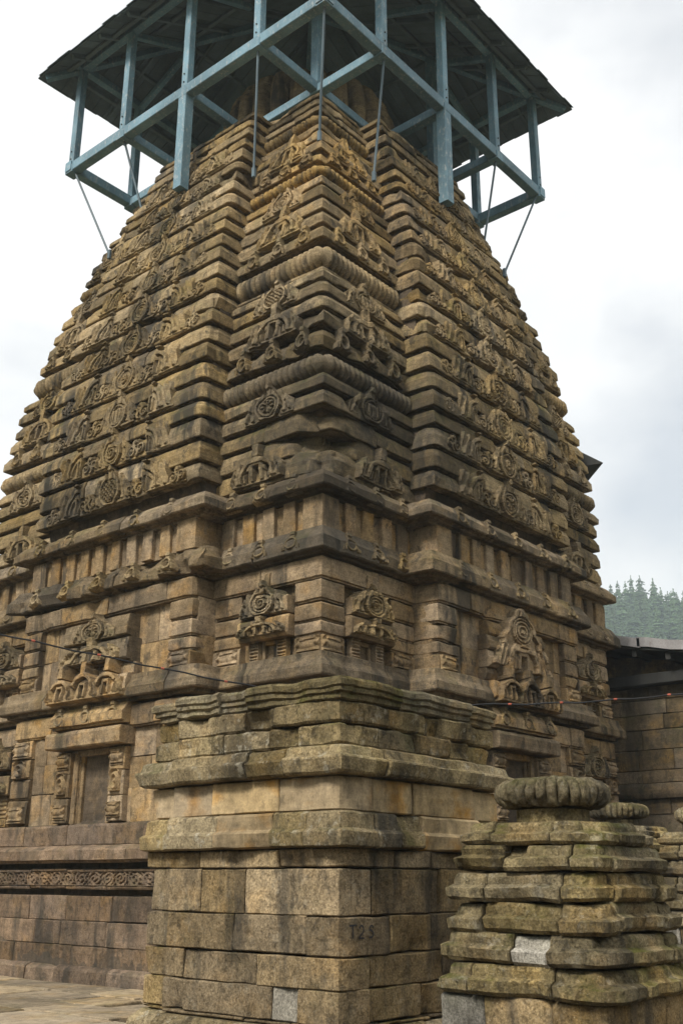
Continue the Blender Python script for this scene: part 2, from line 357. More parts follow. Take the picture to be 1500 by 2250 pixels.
M['iron'] = paint_mat('painted_iron', (.12, .17, .20), (.14, .10, .07), .5, .5)
M['roofmetal'] = paint_mat('roof_metal', (.10, .14, .145), (.18, .13, .09), .4, .5)
M['sheet'] = paint_mat('galvanised_sheet', (.46, .44, .44), (.26, .22, .20), .5, .45)
M['darkwood'] = paint_mat('dark_timber', (.045, .045, .042), (.08, .07, .055), .4, .8)
M['cable'] = paint_mat('black_cable', (.02, .02, .022), (.03, .03, .03), .2, .5)
M['bead'] = paint_mat('red_bulb', (.42, .10, .06), (.35, .12, .07), .2, .35)
M['ink'] = paint_mat('dark_ink', (.035, .035, .04), (.07, .06, .05), .5, .9)

def leaf_mat(name, a, b_):
    m, t, b = nodes_of(name); L = t.links.new
    geo = t.nodes.new('ShaderNodeNewGeometry'); oi = t.nodes.new('ShaderNodeObjectInfo')
    n = N(t, 'ShaderNodeTexNoise', Scale=.6, Detail=4.0); L(geo.outputs['Position'], n.inputs['Vector'])
    c = mixc(t, n.outputs['Fac'], a, b_)
    rv = t.nodes.new('ShaderNodeMapRange'); L(oi.outputs['Random'], rv.inputs['Value']); rv.inputs['To Min'].default_value = .7; rv.inputs['To Max'].default_value = 1.35
    hs = t.nodes.new('ShaderNodeHueSaturation'); L(rv.outputs[0], hs.inputs['Value']); L(c, hs.inputs['Color'])
    L(hs.outputs['Color'], b.inputs['Base Color']); b.inputs['Roughness'].default_value = .8
    return m
M['needle'] = leaf_mat('conifer_needles', (.030, .065, .024), (.07, .12, .04))
M['bark'] = leaf_mat('bark', (.06, .045, .03), (.09, .07, .05))
M['soil'] = stone_mat('earth', (.10, .10, .05), (.075, .08, .04), (.05, .055, .03), stain_amt=.2, moss_amt=.6)

# ------------------------------------------------------------------ terrain, ground
def hill_z(F, Rr):
    d = math.hypot(F, Rr); th = math.atan2(Rr, F)
    near_view = math.exp(-((th - .30) / .35) ** 2)
    ridge = near_view * (101 - (Rr - 112) * .16) + (1 - near_view) * (112 + 16 * math.sin(3 * th + 1) + 7 * math.sin(7 * th))
    h = ridge - max(0, 430 - d) * (.56 * near_view + .50 * (1 - near_view)) - max(0, d - 430) * .5
    return max(-.3, h)
def world_xy(F, Rr): return CAM.x + Fh.x * F + Rt.x * Rr, CAM.y + Fh.y * F + Rt.y * Rr
V = []; F = []
ds = [190 + 12 * k for k in range(30)]; na = 180
for d_ in ds:
    for k in range(na):
        th = 2 * math.pi * k / na; f_, r_ = d_ * math.cos(th), d_ * math.sin(th)
        x, y = world_xy(f_, r_); V.append((x, y, max(hill_z(f_, r_) + 1.5 * math.sin(x * .13) * math.cos(y * .11), -.3)))
for i in range(len(ds) - 1):
    for j in range(na):
        a, b = i * na + j, i * na + (j + 1) % na; F.append((a, b, b + na, a + na))
o = obj('forest_hill_and_added_ring', V, F, M['soil'], None, True, 180); o['kind'] = 'structure'  # hill in view, plus unseen ring added to cut low sky light
g = 560
o = obj('ground', [(-g, -g, -.04), (g, -g, -.04), (g, g, -.04), (-g, g, -.04)], [(0, 1, 2, 3)], M['soil'], None, False); o['kind'] = 'structure'
paving = obj('courtyard_paving', [(-16, -16, .03), (14, -16, .03), (14, 14, .03), (-16, 14, .03)], [(0, 1, 2, 3)], M['core'], None, False); paving['kind'] = 'structure'
# flagstones of the visible court: rows of uneven slabs
pr = random.Random(3); x = -6.6
while x < -.7:
    w = pr.uniform(.5, .95); y = -1.2 + pr.uniform(0, .5)
    while y < 8.6:
        l = pr.uniform(.7, 1.6); gp = .02
        x0, x1, y0, y1 = x + gp, min(x + w - gp, -.62), y + gp, y + l - gp
        if x1 - x0 > .15 and not (x1 > -4.1 and y0 < -1.2):
            zt = .085 + pr.uniform(-.02, .03); jt = lambda: pr.uniform(-.03, .02)
            n = 5; base = []
            for (ax, ay), (bx, by) in zip(((x0, y0), (x1, y0), (x1, y1), (x0, y1)), ((x1, y0), (x1, y1), (x0, y1), (x0, y0))):
                base += [(ax + (bx - ax) * k / n + jt(), ay + (by - ay) * k / n + jt()) for k in range(n)]
            m = len(base); tl = (pr.uniform(-.012, .012), pr.uniform(-.012, .012)); cx_, cy_ = (x0 + x1) / 2, (y0 + y1) / 2
            tz_ = lambda px, py, d: zt + (px - cx_) * tl[0] + (py - cy_) * tl[1] - d
            Vv = [(cx_ + (px - cx_) * .975, cy_ + (py - cy_) * .985, tz_(px, py, 0)) for px, py in base] + [(px, py, tz_(px, py, .012)) for px, py in base] + [(px, py, .0) for px, py in base]
            Ff = [tuple(range(m))] + [(k + m, (k + 1) % m + m, (k + 1) % m, k) for k in range(m)] + [(k + 2 * m, (k + 1) % m + 2 * m, (k + 1) % m + m, k + m) for k in range(m)]
            obj('flagstone', Vv, Ff, M['flag'], paving, False)
        y += l
    x += w

# ------------------------------------------------------------------ the tower
W = 8.45
TK = np.array([(0, 0.), (7, 0.), (8.4, -.05), (9.0, .0), (9.5, .07), (10, .14), (10.9, .29), (11.4, .38), (12.0, .52), (12.9, .775), (13.6, .97), (14.3, 1.19), (15.0, 1.42), (15.6, 1.65), (17, 2.1)])
YB = np.array([(0, 2.11), (8.6, 2.10), (9.7, 2.15), (10.5, 2.2), (11.1, 2.27), (11.5, 2.33), (12.2, 2.43), (12.8, 2.5), (13.4, 2.58), (14.2, 2.66), (15.6, 2.85)])
tz = lambda z: float(np.interp(z, TK[:, 0], TK[:, 1]))
yb = lambda z: float(np.interp(z, YB[:, 0], YB[:, 1]))
BD = .45                                        # how far the middle bay stands forward
tower = empty('temple_tower', 'tall carved stone temple tower with curved spire rising under the timber canopy', 'temple')

def p_near(t, y): return [(y, t), (t, t), (t, y)]
def p_bayL(t, y, d=BD): return [(t + .25, y), (t - d, y), (t - d, W - y), (t + .25, W - y)]
def p_bayR(t, y, d=BD): return [(W - y, t + .25), (W - y, t - d), (y, t - d), (y, t + .25)]
def p_farL(t, y): return [(t, W - y), (t, W - t), (2.6, W - t)]
def p_farR(t, y): return [(W - t, 2.6), (W - t, t), (W - y, t)]

# core behind all facing stones
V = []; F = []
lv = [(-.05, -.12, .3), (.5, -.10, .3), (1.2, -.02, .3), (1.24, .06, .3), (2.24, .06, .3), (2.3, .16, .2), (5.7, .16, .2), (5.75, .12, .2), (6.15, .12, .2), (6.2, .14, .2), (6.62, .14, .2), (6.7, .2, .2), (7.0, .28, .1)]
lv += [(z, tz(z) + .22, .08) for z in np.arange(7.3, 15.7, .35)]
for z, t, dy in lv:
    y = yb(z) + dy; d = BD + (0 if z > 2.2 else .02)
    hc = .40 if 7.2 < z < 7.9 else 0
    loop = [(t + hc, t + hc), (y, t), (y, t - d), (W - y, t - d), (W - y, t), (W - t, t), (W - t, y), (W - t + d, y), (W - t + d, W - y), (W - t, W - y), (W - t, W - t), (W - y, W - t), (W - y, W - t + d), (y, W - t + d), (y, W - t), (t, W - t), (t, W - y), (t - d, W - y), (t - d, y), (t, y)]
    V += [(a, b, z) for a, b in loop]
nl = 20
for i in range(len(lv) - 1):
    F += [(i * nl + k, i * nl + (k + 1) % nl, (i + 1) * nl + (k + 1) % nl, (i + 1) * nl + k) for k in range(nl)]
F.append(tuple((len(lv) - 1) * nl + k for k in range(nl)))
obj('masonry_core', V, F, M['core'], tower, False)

# --- spire slabs
def slab_prof(zb, zt, dt, back=.42):
    h = zt - zb
    return [(-back, zb + .02), (-.15, zb + .02), (-.145, zb - .004), (-.07, zb - .004), (-.065, zb + .014), (-.010, zb), (0, zb + .012), (-.2 * dt, zb + .56 * h), (-.010 - .25 * dt, zb + .585 * h), (-.05 - .6 * dt, zb + .95 * h), (-.075 - .85 * dt, zt), (-back, zt + .03)]
def roll_geo(path, zc, rz, ro, seed, pitch=.115):
    # fluted roll: ellipse section whose radius swells in ribs along the path
    n = 16; st = []; P = [np.array(p, float) for p in path]; s0 = rng.random()
    nr = []
    for i in range(len(P) - 1):
        d = P[i + 1] - P[i]; d /= np.linalg.norm(d); nr.append(np.array((-d[1], d[0])))
    for i in range(len(P) - 1):
        ln = np.linalg.norm(P[i + 1] - P[i]); k = max(2, int(round(ln / pitch)) * 6)
        for q in range(k + (1 if i == len(P) - 2 else 0)):
            t = q / k
            m = nr[i] if not (q == 0 and i > 0) else (nr[i - 1] + nr[i]) / (1 + nr[i - 1] @ nr[i])
            st.append((P[i] + (P[i + 1] - P[i]) * t, m, abs(math.sin(math.pi * (q / 6.0))) ** .6))
    V = []; F = []
    for p, m, rb in st:
        rr = .64 + .40 * rb
        for k in range(n):
            a = 2 * math.pi * k / n
            V.append((p[0] + m[0] * ro * rr * math.cos(a), p[1] + m[1] * ro * rr * math.cos(a), zc + rz * rr * math.sin(a)))
    for i in range(len(st) - 1):
        F += [(i * n + k, i * n + (k + 1) % n, (i + 1) * n + (k + 1) % n, (i + 1) * n + k) for k in range(n)]
    F += [tuple(range(n))[::-1], tuple((len(st) - 1) * n + k for k in range(n))]
    V = np.array(V); V += (vnoise(V, 7, seed) * .012)[:, None] * np.array((.7, .7, 1))
    return V, F

KL = [(7.05, 7.30, 'low'), (7.40, 7.66, 'up'), (7.74, 7.96, 's'), (8.04, 8.23, 'mA'), (8.33, 8.54, 's'), (8.57, 8.91, 'roll'), (9.05, 9.29, 'small'), (9.44, 9.62, 'gA'), (9.76, 9.97, 's'), (10.06, 10.29, 'mA'), (10.36, 10.54, 's'),
      (10.66, 11.06, 'roll'), (11.20, 11.42, 'small'), (11.55, 11.76, 'gA'), (11.90, 12.06, 's'), (12.25, 12.43, 'mA'), (12.60, 12.83, 's'), (12.90, 13.16, 'roll'), (13.30, 13.51, 'small'), (13.60, 13.73, 'gA'), (13.95, 14.13, 's'), (14.30, 14.47, 's'),
      (14.54, 14.80, 'roll'), (14.92, 15.12, 's'), (15.18, 15.37, 's'), (15.45, 15.62, 's')]
BL = [(7.27, 7.42), (7.58, 7.83), (7.95, 8.17), (8.32, 8.49), (8.63, 8.87), (8.99, 9.24), (9.36, 9.60), (9.72, 9.94), (10.08, 10.29), (10.41, 10.63), (10.75, 10.95), (11.07, 11.30), (11.43, 11.65), (11.79, 11.97), (12.14, 12.33), (12.47, 12.64), (12.83, 13.0), (13.18, 13.36), (13.5, 13.67), (13.78, 13.95), (14.08, 14.24), (14.45, 14.62), (14.78, 14.95), (15.1, 15.28), (15.4, 15.56)]
KL = [(a, (max(b, KL[i + 1][0] - (.05 if c != 'small' else .09)) if i + 1 < len(KL) and c != 'roll' and KL[i + 1][2] != 'roll' else b), c) for i, (a, b, c) in enumerate(KL)]
BL = [(a, max(b, BL[i + 1][0] - .045) if i + 1 < len(BL) else b) for i, (a, b) in enumerate(BL)]
for i, (zb, zt, kd) in enumerate(KL):
    t = tz(zb); y = yb(zb) + .12; dt = tz(zt) - t
    if kd == 'roll':
        zc = (zb + zt) / 2; h = (zt - zb) / 2; ti = tz(zc) + .13
        for pth in (p_near(ti, y - .1), p_farL(ti, y - .14), p_farR(ti, y - .14)):
            _seed[0] += 1; Vv, Ff = roll_geo(pth, zc, h, .17, _seed[0]); obj('fluted_roll', Vv, Ff, M['tower'], tower, True, 48)
        # backing fillet under the roll
        stones('spire_slab', p_near(t + .10, y), slab_prof(zb - .05, zb + .03, .0, .3), M['tower'], tower, chip=0)
        continue
    hv = .22 if kd in ('low', 'up') or zb == 7.74 else 0.0
    if hv:
        # the broken corner: sound arms, a hollowed corner stone between them
        pth = p_near(t, y); L_ = path_len(pth); hl = L_ / 2
        stones('spire_slab', sub_path(pth, 0, hl - 1.25), slab_prof(zb, zt, dt), M['tower'], tower)
        stones('spire_slab', sub_path(pth, hl + 1.2, L_), slab_prof(zb, zt, dt), M['tower'], tower)
        if kd == 'up':
            for s0_, s1_, ev in ((hl - 1.25, hl - .42, .83), (hl + .38, hl + 1.2, 0.)):
                stones('spire_slab', sub_path(pth, s0_, s1_), slab_prof(zb - .03, zt + .03, dt, .6), M['tower'], tower, seg=.05, ps=.05, heavy=.40, env=(ev, .40), chip=0, extra_chips=[(ev, .22, .25, .5)], jo=0)
        else:
            stones('spire_slab', sub_path(pth, hl - 1.25, hl + 1.2), slab_prof(zb - .03, zt + .05, dt, .6), M['tower'], tower, seg=.05, ps=.05, heavy={'low': .30, 's': .34}[kd], env=(1.25, .45), wear=.10, chip=0, extra_chips=[(1.25, .26, {'low': .12, 's': .10}[kd], .4)])
    else:
        L_ = path_len(p_near(t, y))
        stones('spire_slab', p_near(t, y), slab_prof(zb, zt, dt), M['tower'], tower, joints=(L_ * rng.uniform(.2, .3), L_ * rng.uniform(.68, .8)), chip=.5, heavy=.09 if rng.random() < .2 else 0)
    stones('spire_slab', p_farL(t, y - .05), slab_prof(zb, zt, dt), M['tower'], tower, chip=.4)
    stones('spire_slab', p_farR(t, y - .05), slab_prof(zb, zt, dt), M['tower'], tower, chip=.4)
for i, (zb, zt) in enumerate(BL):
    t = tz(zb); y = yb(zb); dt = tz(zt) - t
    for pth in (p_bayL(t, y), p_bayR(t, y)):
        L_ = path_len(pth)
        stones('spire_slab', pth, slab_prof(zb, zt, dt), M['tower'], tower, joints=(rng.uniform(1.9, 2.5), L_ - rng.uniform(1.7, 2.6)), chip=.6, heavy=.10 if rng.random() < .14 else 0)

# --- carved reliefs: height fields turned into real relief
sst = lambda e0, e1, x: (lambda q: q * q * (3 - 2 * q))(np.clip((x - e0) / (e1 - e0), 0, 1))
def band(d, r0, r1, s=.012): return sst(r0 - s, r0 + s, d) * (1 - sst(r1 - s, r1 + s, d))
def wings(x, z, w, x0=.27, top=.66):
    ax = np.abs(x)
    a = band(ax - .03 * np.sin(z * 9), x0, x0 + .07) ; b_ = band(ax - .035 * np.sin(z * 9 + .8), x0 + .10, x0 + .15)
    roll = np.sin((ax - x0) * 40 + z * 12) * .5 + .5
    body = (z < top - (ax - x0) * 1.5) & (ax >= x0 - .02) & (ax < .5 * w)
    return body * (.35 + .65 * np.maximum(a, b_) * (.5 + .5 * roll) - .3 * band(np.hypot(ax - x0 - .085, (z - .3) * .6), 0, .025)), body
VAR = [0]
def H_medal(x, z, w=1.0):
    r = np.hypot(x, (z - .33) * .72); h = np.zeros_like(x)
    wg, body = wings(x, z, w); h = np.maximum(h, wg)
    neck = (np.abs(x) < .17 - .16 * sst(.55, .98, z)) & (z > .4)
    arch = (r < .255) | neck
    h = np.where(arch, .72, h)
    h = np.where(arch & (r > .205) & ~((np.abs(x) < .05) & (z > .6)), .98, h)
    h = np.where(band(r, .185, .205) > .5, .3, h); h = np.where((r < .185), .85, h)
    h = np.where((r < .145), .45, h); h = np.where(r < .115, .82, h); h = np.where((r < .085), .5, h); h = np.where(r < .05, .9, h)
    th = np.arctan2((z - .33) * .72, x); v = VAR[0]
    if v == 1: h = np.where(r < .125, .62 + .35 * np.sign(np.cos(th * 8)) * (r > .045), h)
    if v == 2: h = np.where(r < .14, .6 + .4 * np.sign(np.sin(th + r * 95)), h)
    if v == 3:
        fx, fz = x / .11, (z - .33) * .72 / .11
        h = np.where(r < .14, .4, h); h = np.where((fx ** 2 / .5 + (fz + .1) ** 2 < .75), .95, h)
        h = np.where((np.abs(np.abs(fx) - .28) < .10) & (np.abs(fz - .1) < .09), .4, h); h = np.where((np.abs(fx) < .3) & (np.abs(fz + .42) < .07), .4, h); h = np.where((np.abs(fx) < .08) & (np.abs(fz + .1) < .25), 1.1, h)
    if v == 4: h = np.where(r < .15, .45 + .5 * ((np.abs(x) < .035) | (np.abs(np.abs(x) - .085) < .02)) * (z < .45), h)
    if v == 5: h = np.where((r < .17), .7 + .3 * np.sign(np.sin(x * 75) * np.sin(z * 55)), h)
    h = np.where(np.hypot(x, (z - .86) * .7) < .055, 1.05, h); h = np.where((np.abs(np.abs(x) - .07) < .02) & (z > .62) & (z < .8), .35, h)
    msk = arch | body | (z < .07); h = np.where((z < .07) & ~arch, .55, h)
    return h, msk
def H_gate(x, z, w=1.0):
    r = np.hypot(x, (z - .05) * .62); h = np.zeros_like(x)
    wg, body = wings(x, z, w, .36, .6); h = np.maximum(h, wg)
    arch = (r < .38) & (z < .95); h = np.where(arch, .55, h)
    h = np.where(band(r, .31, .38) > .5, 1.0, h); h = np.where(band(r, .22, .275) > .5, .9, h); h = np.where(band(r, .285, .305) > .5, .2, h)
    h = np.where((np.abs(x) < .13) & (z < .62), .85, h); h = np.where((np.abs(x) < .145) & (z > .5) & (z < .62), 1.05, h)
    h = np.where((np.abs(x) < .06) & (z < .44), -.35, h); h = np.where((np.abs(np.abs(x) - .2) < .03) & (z < .42), -.1, h)
    h = np.where((np.abs(x) < .07) & (z > .66), 1.1, h)
    msk = arch | body | (z < .06) | ((np.abs(x) < .07) & (z > .6)); h = np.where((z < .06), .6, h)
    return h, msk
def H_half(x, z, w=.62):
    # half of a horseshoe arch springing from a little pillar on its outer (+x) side
    X = x + .5 * w; r = np.hypot(X * 1.0, (z - .08) * .62); h = np.zeros_like(x)
    arch = (r < .44) & (z < .97)
    h = np.where(arch, .42, h); h = np.where(band(r, .30, .36) > .5, 1.0, h); h = np.where(band(r, .22, .27) > .5, .8, h); h = np.where(band(r, .275, .30) > .5, .15, h)
    h = np.where((X < .12) & (z < .5), .8, h); h = np.where((np.abs(X - .06) < .025) & (z < .42), .1, h)
    h = np.where((X < .15) & (z > .74), 1.05, h); h = np.where((X < .13) & (z > .66) & (z < .72), .2, h)
    s = np.sin((X - .37) * 45 + z * 14) * .5 + .5
    body = (X > .36) & (X < .56) & (z < .62); h = np.where(body & (r >= .36), .35 + .6 * s, h)
    msk = arch | body | (z < .06); h = np.where(z < .06, .55, h)
    return h, msk
def H_leaf(x, z, w=.46):
    h = np.zeros_like(x); msk = np.zeros_like(x, bool)
    for cx0, cz, rr, d in ((-.12, .34, .11, 1), (.11, .42, .10, -1), (.0, .78, .08, 1)):
        dx, dz = x - cx0, (z - cz) * .34; r = np.hypot(dx, dz); a = r < rr; th = np.arctan2(dz, dx) * d
        msk |= a; h = np.where(a, .55 + .45 * np.sign(np.sin(2 * math.pi * r / .07 - th)), h)
    st_ = (np.abs(x - .05 * np.sin(z * 7)) < .03) & (z < .9); msk |= st_; h = np.where(st_, 1., h)
    return h, msk | (z < .1)
def H_small(x, z, w=.36):
    r = np.hypot(x, (z - .36) * .34); ax = np.abs(x)
    arch = (r < .115) | ((ax < .05) & (z > .5)); h = np.where(arch, .75, 0.)
    h = np.where(band(r, .08, .115, .006) > .5, 1.0, h); h = np.where(r < .075, .3, h); h = np.where(r < .045, -.5, h)
    h = np.where((ax < .05) & (z > .8), 1.1, h)
    wing = (ax > .10) & (ax < .17) & (z < .42 - (ax - .1) * 3); h = np.where(wing, .6 + .35 * np.sin(ax * 120), h)
    return h, arch | wing | ((z < .08) & (ax < .17))
def H_pediment(x, z, w=1.75):
    ax = np.abs(x); lim = .82 * np.clip(1 - z, 0, 1) ** .75 + .05 + .03 * np.sin(z * 28)
    msk = (ax < lim) & (z < .99); h = np.where(msk, .45, 0.)
    h = np.where(msk & (ax > lim - .09), .9, h); h = np.where(msk & (ax > lim - .13) & (ax < lim - .09), .2, h)
    r = np.hypot(x, (z - .62) * 1.35)
    h = np.where(r < .30, .85, h); h = np.where(band(r, .24, .265) > .5, .3, h); h = np.where(r < .19, .5, h); h = np.where(r < .15, .9, h); h = np.where(r < .10, .55, h); h = np.where(r < .055, 1., h)
    r2 = np.hypot(x, (z - .05) * 1.2); lo = z < .40
    h = np.where(lo & (band(r2, .38, .48) > .5), 1.0, h); h = np.where(lo & (r2 < .37), .4, h)
    h = np.where((ax < .16) & (z < .30), .85, h); h = np.where((ax < .09) & (z < .22), -.2, h); h = np.where((ax < .34) & (z > .28) & (z < .34), 1.05, h)
    sc = (ax > .48) & (ax < .78) & (z < .36) & msk
    h = np.where(sc, .5 + .4 * np.sin(ax * 60 + z * 30), h)
    h = np.where((ax < .07) & (z > .86), 1.1, h); msk = msk | ((ax < .07) & (z > .8))
    return h, msk
def H_triple(x, z, w=1.75):
    msk = np.zeros_like(x, bool); h = np.zeros_like(x)
    for cx0, s in ((-.58, .9), (0, 1.1), (.58, .9)):
        q = np.abs(x - cx0); r = np.hypot(q, (z - .15) * .58 / s)
        a = (r < .30) & (z < .96); msk |= a; h = np.where(a, .4, h); h = np.where(a & (band(r, .23, .30) > .5), 1., h); h = np.where(a & (band(r, .215, .23) > .5), .15, h)
        h = np.where(a & (q < .09) & (z < .45), .85, h); h = np.where(a & (q < .045) & (z < .36), -.25, h)
        bud = (q < .06) & (z > .64); msk |= bud; h = np.where(bud, 1.05, h)
    for cx0 in (-.29, .29, -.84, .84):
        q = np.abs(x - cx0); b_ = (q < .07) & (z < .42 + .05 * np.sin(x * 30)); msk |= b_; h = np.where(b_, .55 + .4 * np.sin(q * 90 + z * 20), h)
    msk |= z < .06; h = np.where(z < .06, .6, h)
    return h, msk
def H_pot(x, z, w=.36):
    ax = np.abs(x) / (w / 2); h = np.full_like(x, .25)
    h = np.where((z > .26) & (z < .74) & (ax < .62), .55 + .45 * np.sin((z - .26) / .48 * math.pi), h)
    for a, b_ in ((.74, .84), (.16, .26)): h = np.where((z > a) & (z < b_) & (ax < .72), 1., h)
    h = np.where((z > .84) | (z < .12), .6, h)
    leaf = (ax > .62) & (ax < .98) & (z > .15) & (z < .95); h = np.where(leaf, .55 + .45 * np.cos((z - .8) * 14 + ax * 4), h)
    return h, ax < 2
def H_fold(x, z, w=.36):
    ax = np.abs(x) / (w / 2); r = np.hypot(ax, (z - .45) * 1.9)
    h = .5 + .5 * np.cos(r * 11); h = np.where(r > 1.15, .6 + .3 * np.sin(z * 40), h); h = np.where((z < .06) | (z > .95), .9, h)
    return h, ax < 2
def H_jamb(x, z, w=.22):
    ax = np.abs(x) / (w / 2); h = .55 + .4 * np.sin(z * 46) * (ax < .75); h = np.where((z < .3), .5 + .5 * (np.abs((z - .15) * 8) < .8) * (ax < .6), h)
    h = np.where(z > .93, 1., h); return h, ax < 2
def H_scroll(x, z, w=1.2):
    h = np.full_like(x, .1)
    for k in range(4):
        c = -.45 + .3 * k; d = 1 if k % 2 else -1
        dx, dz = x - c, (z - .5) * .25; r = np.hypot(dx, dz); th = np.arctan2(dz, dx) * d
        inside = r < .145; h = np.where(inside, .5 + .5 * np.sign(np.sin(2 * math.pi * r / .075 - th + (k * 1.3))) * .8, h)
    lf = np.abs(np.sin(x * 31 + z * 9)) > .75; h = np.where((h < .15) & lf, .7, h)
    h = np.where((z < .07) | (z > .93), 1., h)
    return h, np.abs(x) < 9
def relief_mesh(name, fn, w, hgt, depth, nx, nz, mat, sink=.16, seed=0, mirror=False, noise=.05):
    xs = np.linspace(-w / 2, w / 2, nx); zs = np.linspace(0, 1, nz)
    X, Z = np.meshgrid(xs, zs)
    jx = X * (-1 if mirror else 1)
    Pn = np.stack([X.ravel() * 1 + seed * 3.7, np.full(X.size, seed * 1.3), Z.ravel() * hgt], 1)
    wob = vnoise(Pn, 9, seed).reshape(X.shape) * .008
    H, Mk = fn(jx + wob, Z + wob, w)
    H = H - .55 * np.clip(vnoise(Pn, 5.0, seed + 8).reshape(X.shape) - .30, 0, .5) * 2
    H = H + (vnoise(Pn, 14, seed + 3).reshape(X.shape) * noise * 1.5 + vnoise(Pn, 40, seed + 4).reshape(X.shape) * noise)
    H[1:-1, 1:-1] = (H[1:-1, 1:-1] * 30 + H[:-2, 1:-1] + H[2:, 1:-1] + H[1:-1, :-2] + H[1:-1, 2:]) / 34
    Y = np.where(Mk, -H * depth, sink)
    Y[0, :] = sink; Y[-1, :] = sink; Y[:, 0] = sink; Y[:, -1] = sink
    V = np.stack([X.ravel(), Y.ravel(), (Z * hgt).ravel()], 1); F = []
    for i in range(nz - 1):
        for j in range(nx - 1):
            q = (i * nx + j, i * nx + j + 1, (i + 1) * nx + j + 1, (i + 1) * nx + j)
            if all(Y.ravel()[k] >= sink - 1e-6 for k in q): continue
            F.append(q)
    return new_mesh(name, V, F, mat, True, 40)
RM = {}
for k in range(6):
    VAR[0] = k
    RM['medal', k] = relief_mesh('carved_medallion', H_medal, 1.0, .72, .10, 80, 64, M['carve'], seed=k + 40)
    RM['gate', k] = relief_mesh('carved_gate', H_gate, 1.05, .58, .10, 84, 56, M['carve'], seed=k + 50)
    for mr in (0, 1): RM['half', k, mr] = relief_mesh('carved_half_arch', H_half, .64, .66, .10, 56, 60, M['carve'], seed=k + 60, mirror=bool(mr))
for k in range(3):
    RM['leaf', k] = relief_mesh('leaf_scroll', H_leaf, .46, .34, .055, 52, 40, M['carve'], sink=.08, seed=k + 80, mirror=bool(k % 2))
    RM['small', k] = relief_mesh('small_dormer', H_small, .36, .30, .05, 40, 36, M['carve'], sink=.10, seed=k + 13)
    RM['pot', k] = relief_mesh('pot_carving', H_pot, .38, .26, .05, 26, 24, M['wall'], sink=.06, seed=k + 17)
    RM['fold', k] = relief_mesh('rosette_carving', H_fold, .30, .42, .05, 24, 32, M['wall'], sink=.06, seed=k + 21)
    RM['jamb', k] = relief_mesh('carved_jamb', H_jamb, .20, .36, .04, 18, 40, M['wall'], sink=.06, seed=k + 24)
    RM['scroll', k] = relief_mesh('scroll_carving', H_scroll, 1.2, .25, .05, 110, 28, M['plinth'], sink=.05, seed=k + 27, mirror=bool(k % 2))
RM['ped', 0] = relief_mesh('carved_pediment', H_pediment, 1.8, 1.0, .12, 140, 90, M['wall'], sink=.2, seed=31)
RM['tri', 0] = relief_mesh('carved_arcade', H_triple, 1.85, .62, .12, 140, 56, M['wall'], sink=.2, seed=33)
def part_empty(name):
    e = bpy.data.objects.new(name, None); COL.objects.link(e); e.parent = tower; return e
def relief(key, face, a, o, z, tilt=0.0, sx=1.0, sz=1.0, name=None, sy=1.0):
    me = RM[key]
    loc = (-o, a, z) if face == 'L' else (a, -o, z)
    return link(name or me.name.split('.')[0], me, _par[0] or tower, loc, (-tilt, 0, R_(-90) if face == 'L' else 0), (sx, sy, sz))

CB = W / 2
for r in range(0, 11):
    z0, z1 = BL[2 * r][0], BL[2 * r + 1][1]; t0, t1 = tz(z0), tz(z1); til = math.atan2(t1 - t0, z1 - z0)
    hw = (CB - yb(z0)) / 2.12; sz = (z1 - z0 + .12) / .72
    for face in 'LR':
        o_ = -(t0 - BD) - .025
        if not (face == 'R' and r == 0 and False): relief(('medal', rng.choice((0, 0, 1, 2, 3, 4, 5))), face, CB + rng.uniform(-.05, .05), o_, z0 + .01, til, hw * rng.uniform(.92, 1.1), sz * rng.uniform(.95, 1.04), sy=rng.uniform(.75, 1.05))
        for sgn in (-1, 1):
            relief(('leaf', rng.randrange(3)), face, CB + sgn * .60 * hw, o_ + .012, z0 + .02, til, hw, .95, sy=rng.uniform(.8, 1.1))
            if rng.random() < .7: relief(('leaf', rng.randrange(3)), face, CB + sgn * 1.62 * hw, o_ + .004, z0 + .02, til, hw * .8, .85, sy=rng.uniform(.7, 1.0))
            mr = (sgn < 0) if face == 'R' else (sgn > 0)
            relief(('half', rng.randrange(6), int(mr)), face, CB + sgn * 1.18 * hw + rng.uniform(-.05, .05), o_, z0 + .01, til, hw * rng.uniform(.95, 1.15), (z1 - z0 + .08) / .66, sy=rng.uniform(.75, 1.1))
for (kA, key) in ((3, 'medal'), (7, 'gate'), (9, 'medal'), (13, 'gate'), (15, 'medal'), (19, 'gate')):
    z0, z1 = KL[kA][0], KL[kA + 1][1]; t0, t1 = tz(z0), tz(z1); til = math.atan2(t1 - t0, z1 - z0)
    for face in 'LR':
        for a in ((t0 + yb(z0)) / 2 + .02, W - (t0 + yb(z0)) / 2):
            relief((key, rng.randrange(6)), face, a, -t0 - .025, z0 + .01, til, (yb(z0) - t0) / 2.05, (z1 - z0 + .12) / (.72 if key == 'medal' else .58))
for face in 'LR':                                # the gate row at the foot of the spire
    for a, q in ((1.25, 0), (W - 1.1, 1)): relief(('gate', q), face, a, .03, 7.07, 0, 1.0, 1.05)
for kA in (6, 12, 18):
    z0, z1 = KL[kA][:2]; t0, t1 = tz(z0), tz(z1); til = math.atan2(t1 - t0, z1 - z0); wd = yb(z0) - t0
    for face in 'LR':
        for f_ in (.22, .52, .82):
            for a in (t0 + f_ * wd, W - t0 - f_ * wd): relief(('small', rng.randrange(3)), face, a, -t0 - .0, z0 + .02, til, .95, (z1 - z0 + .1) / .30)

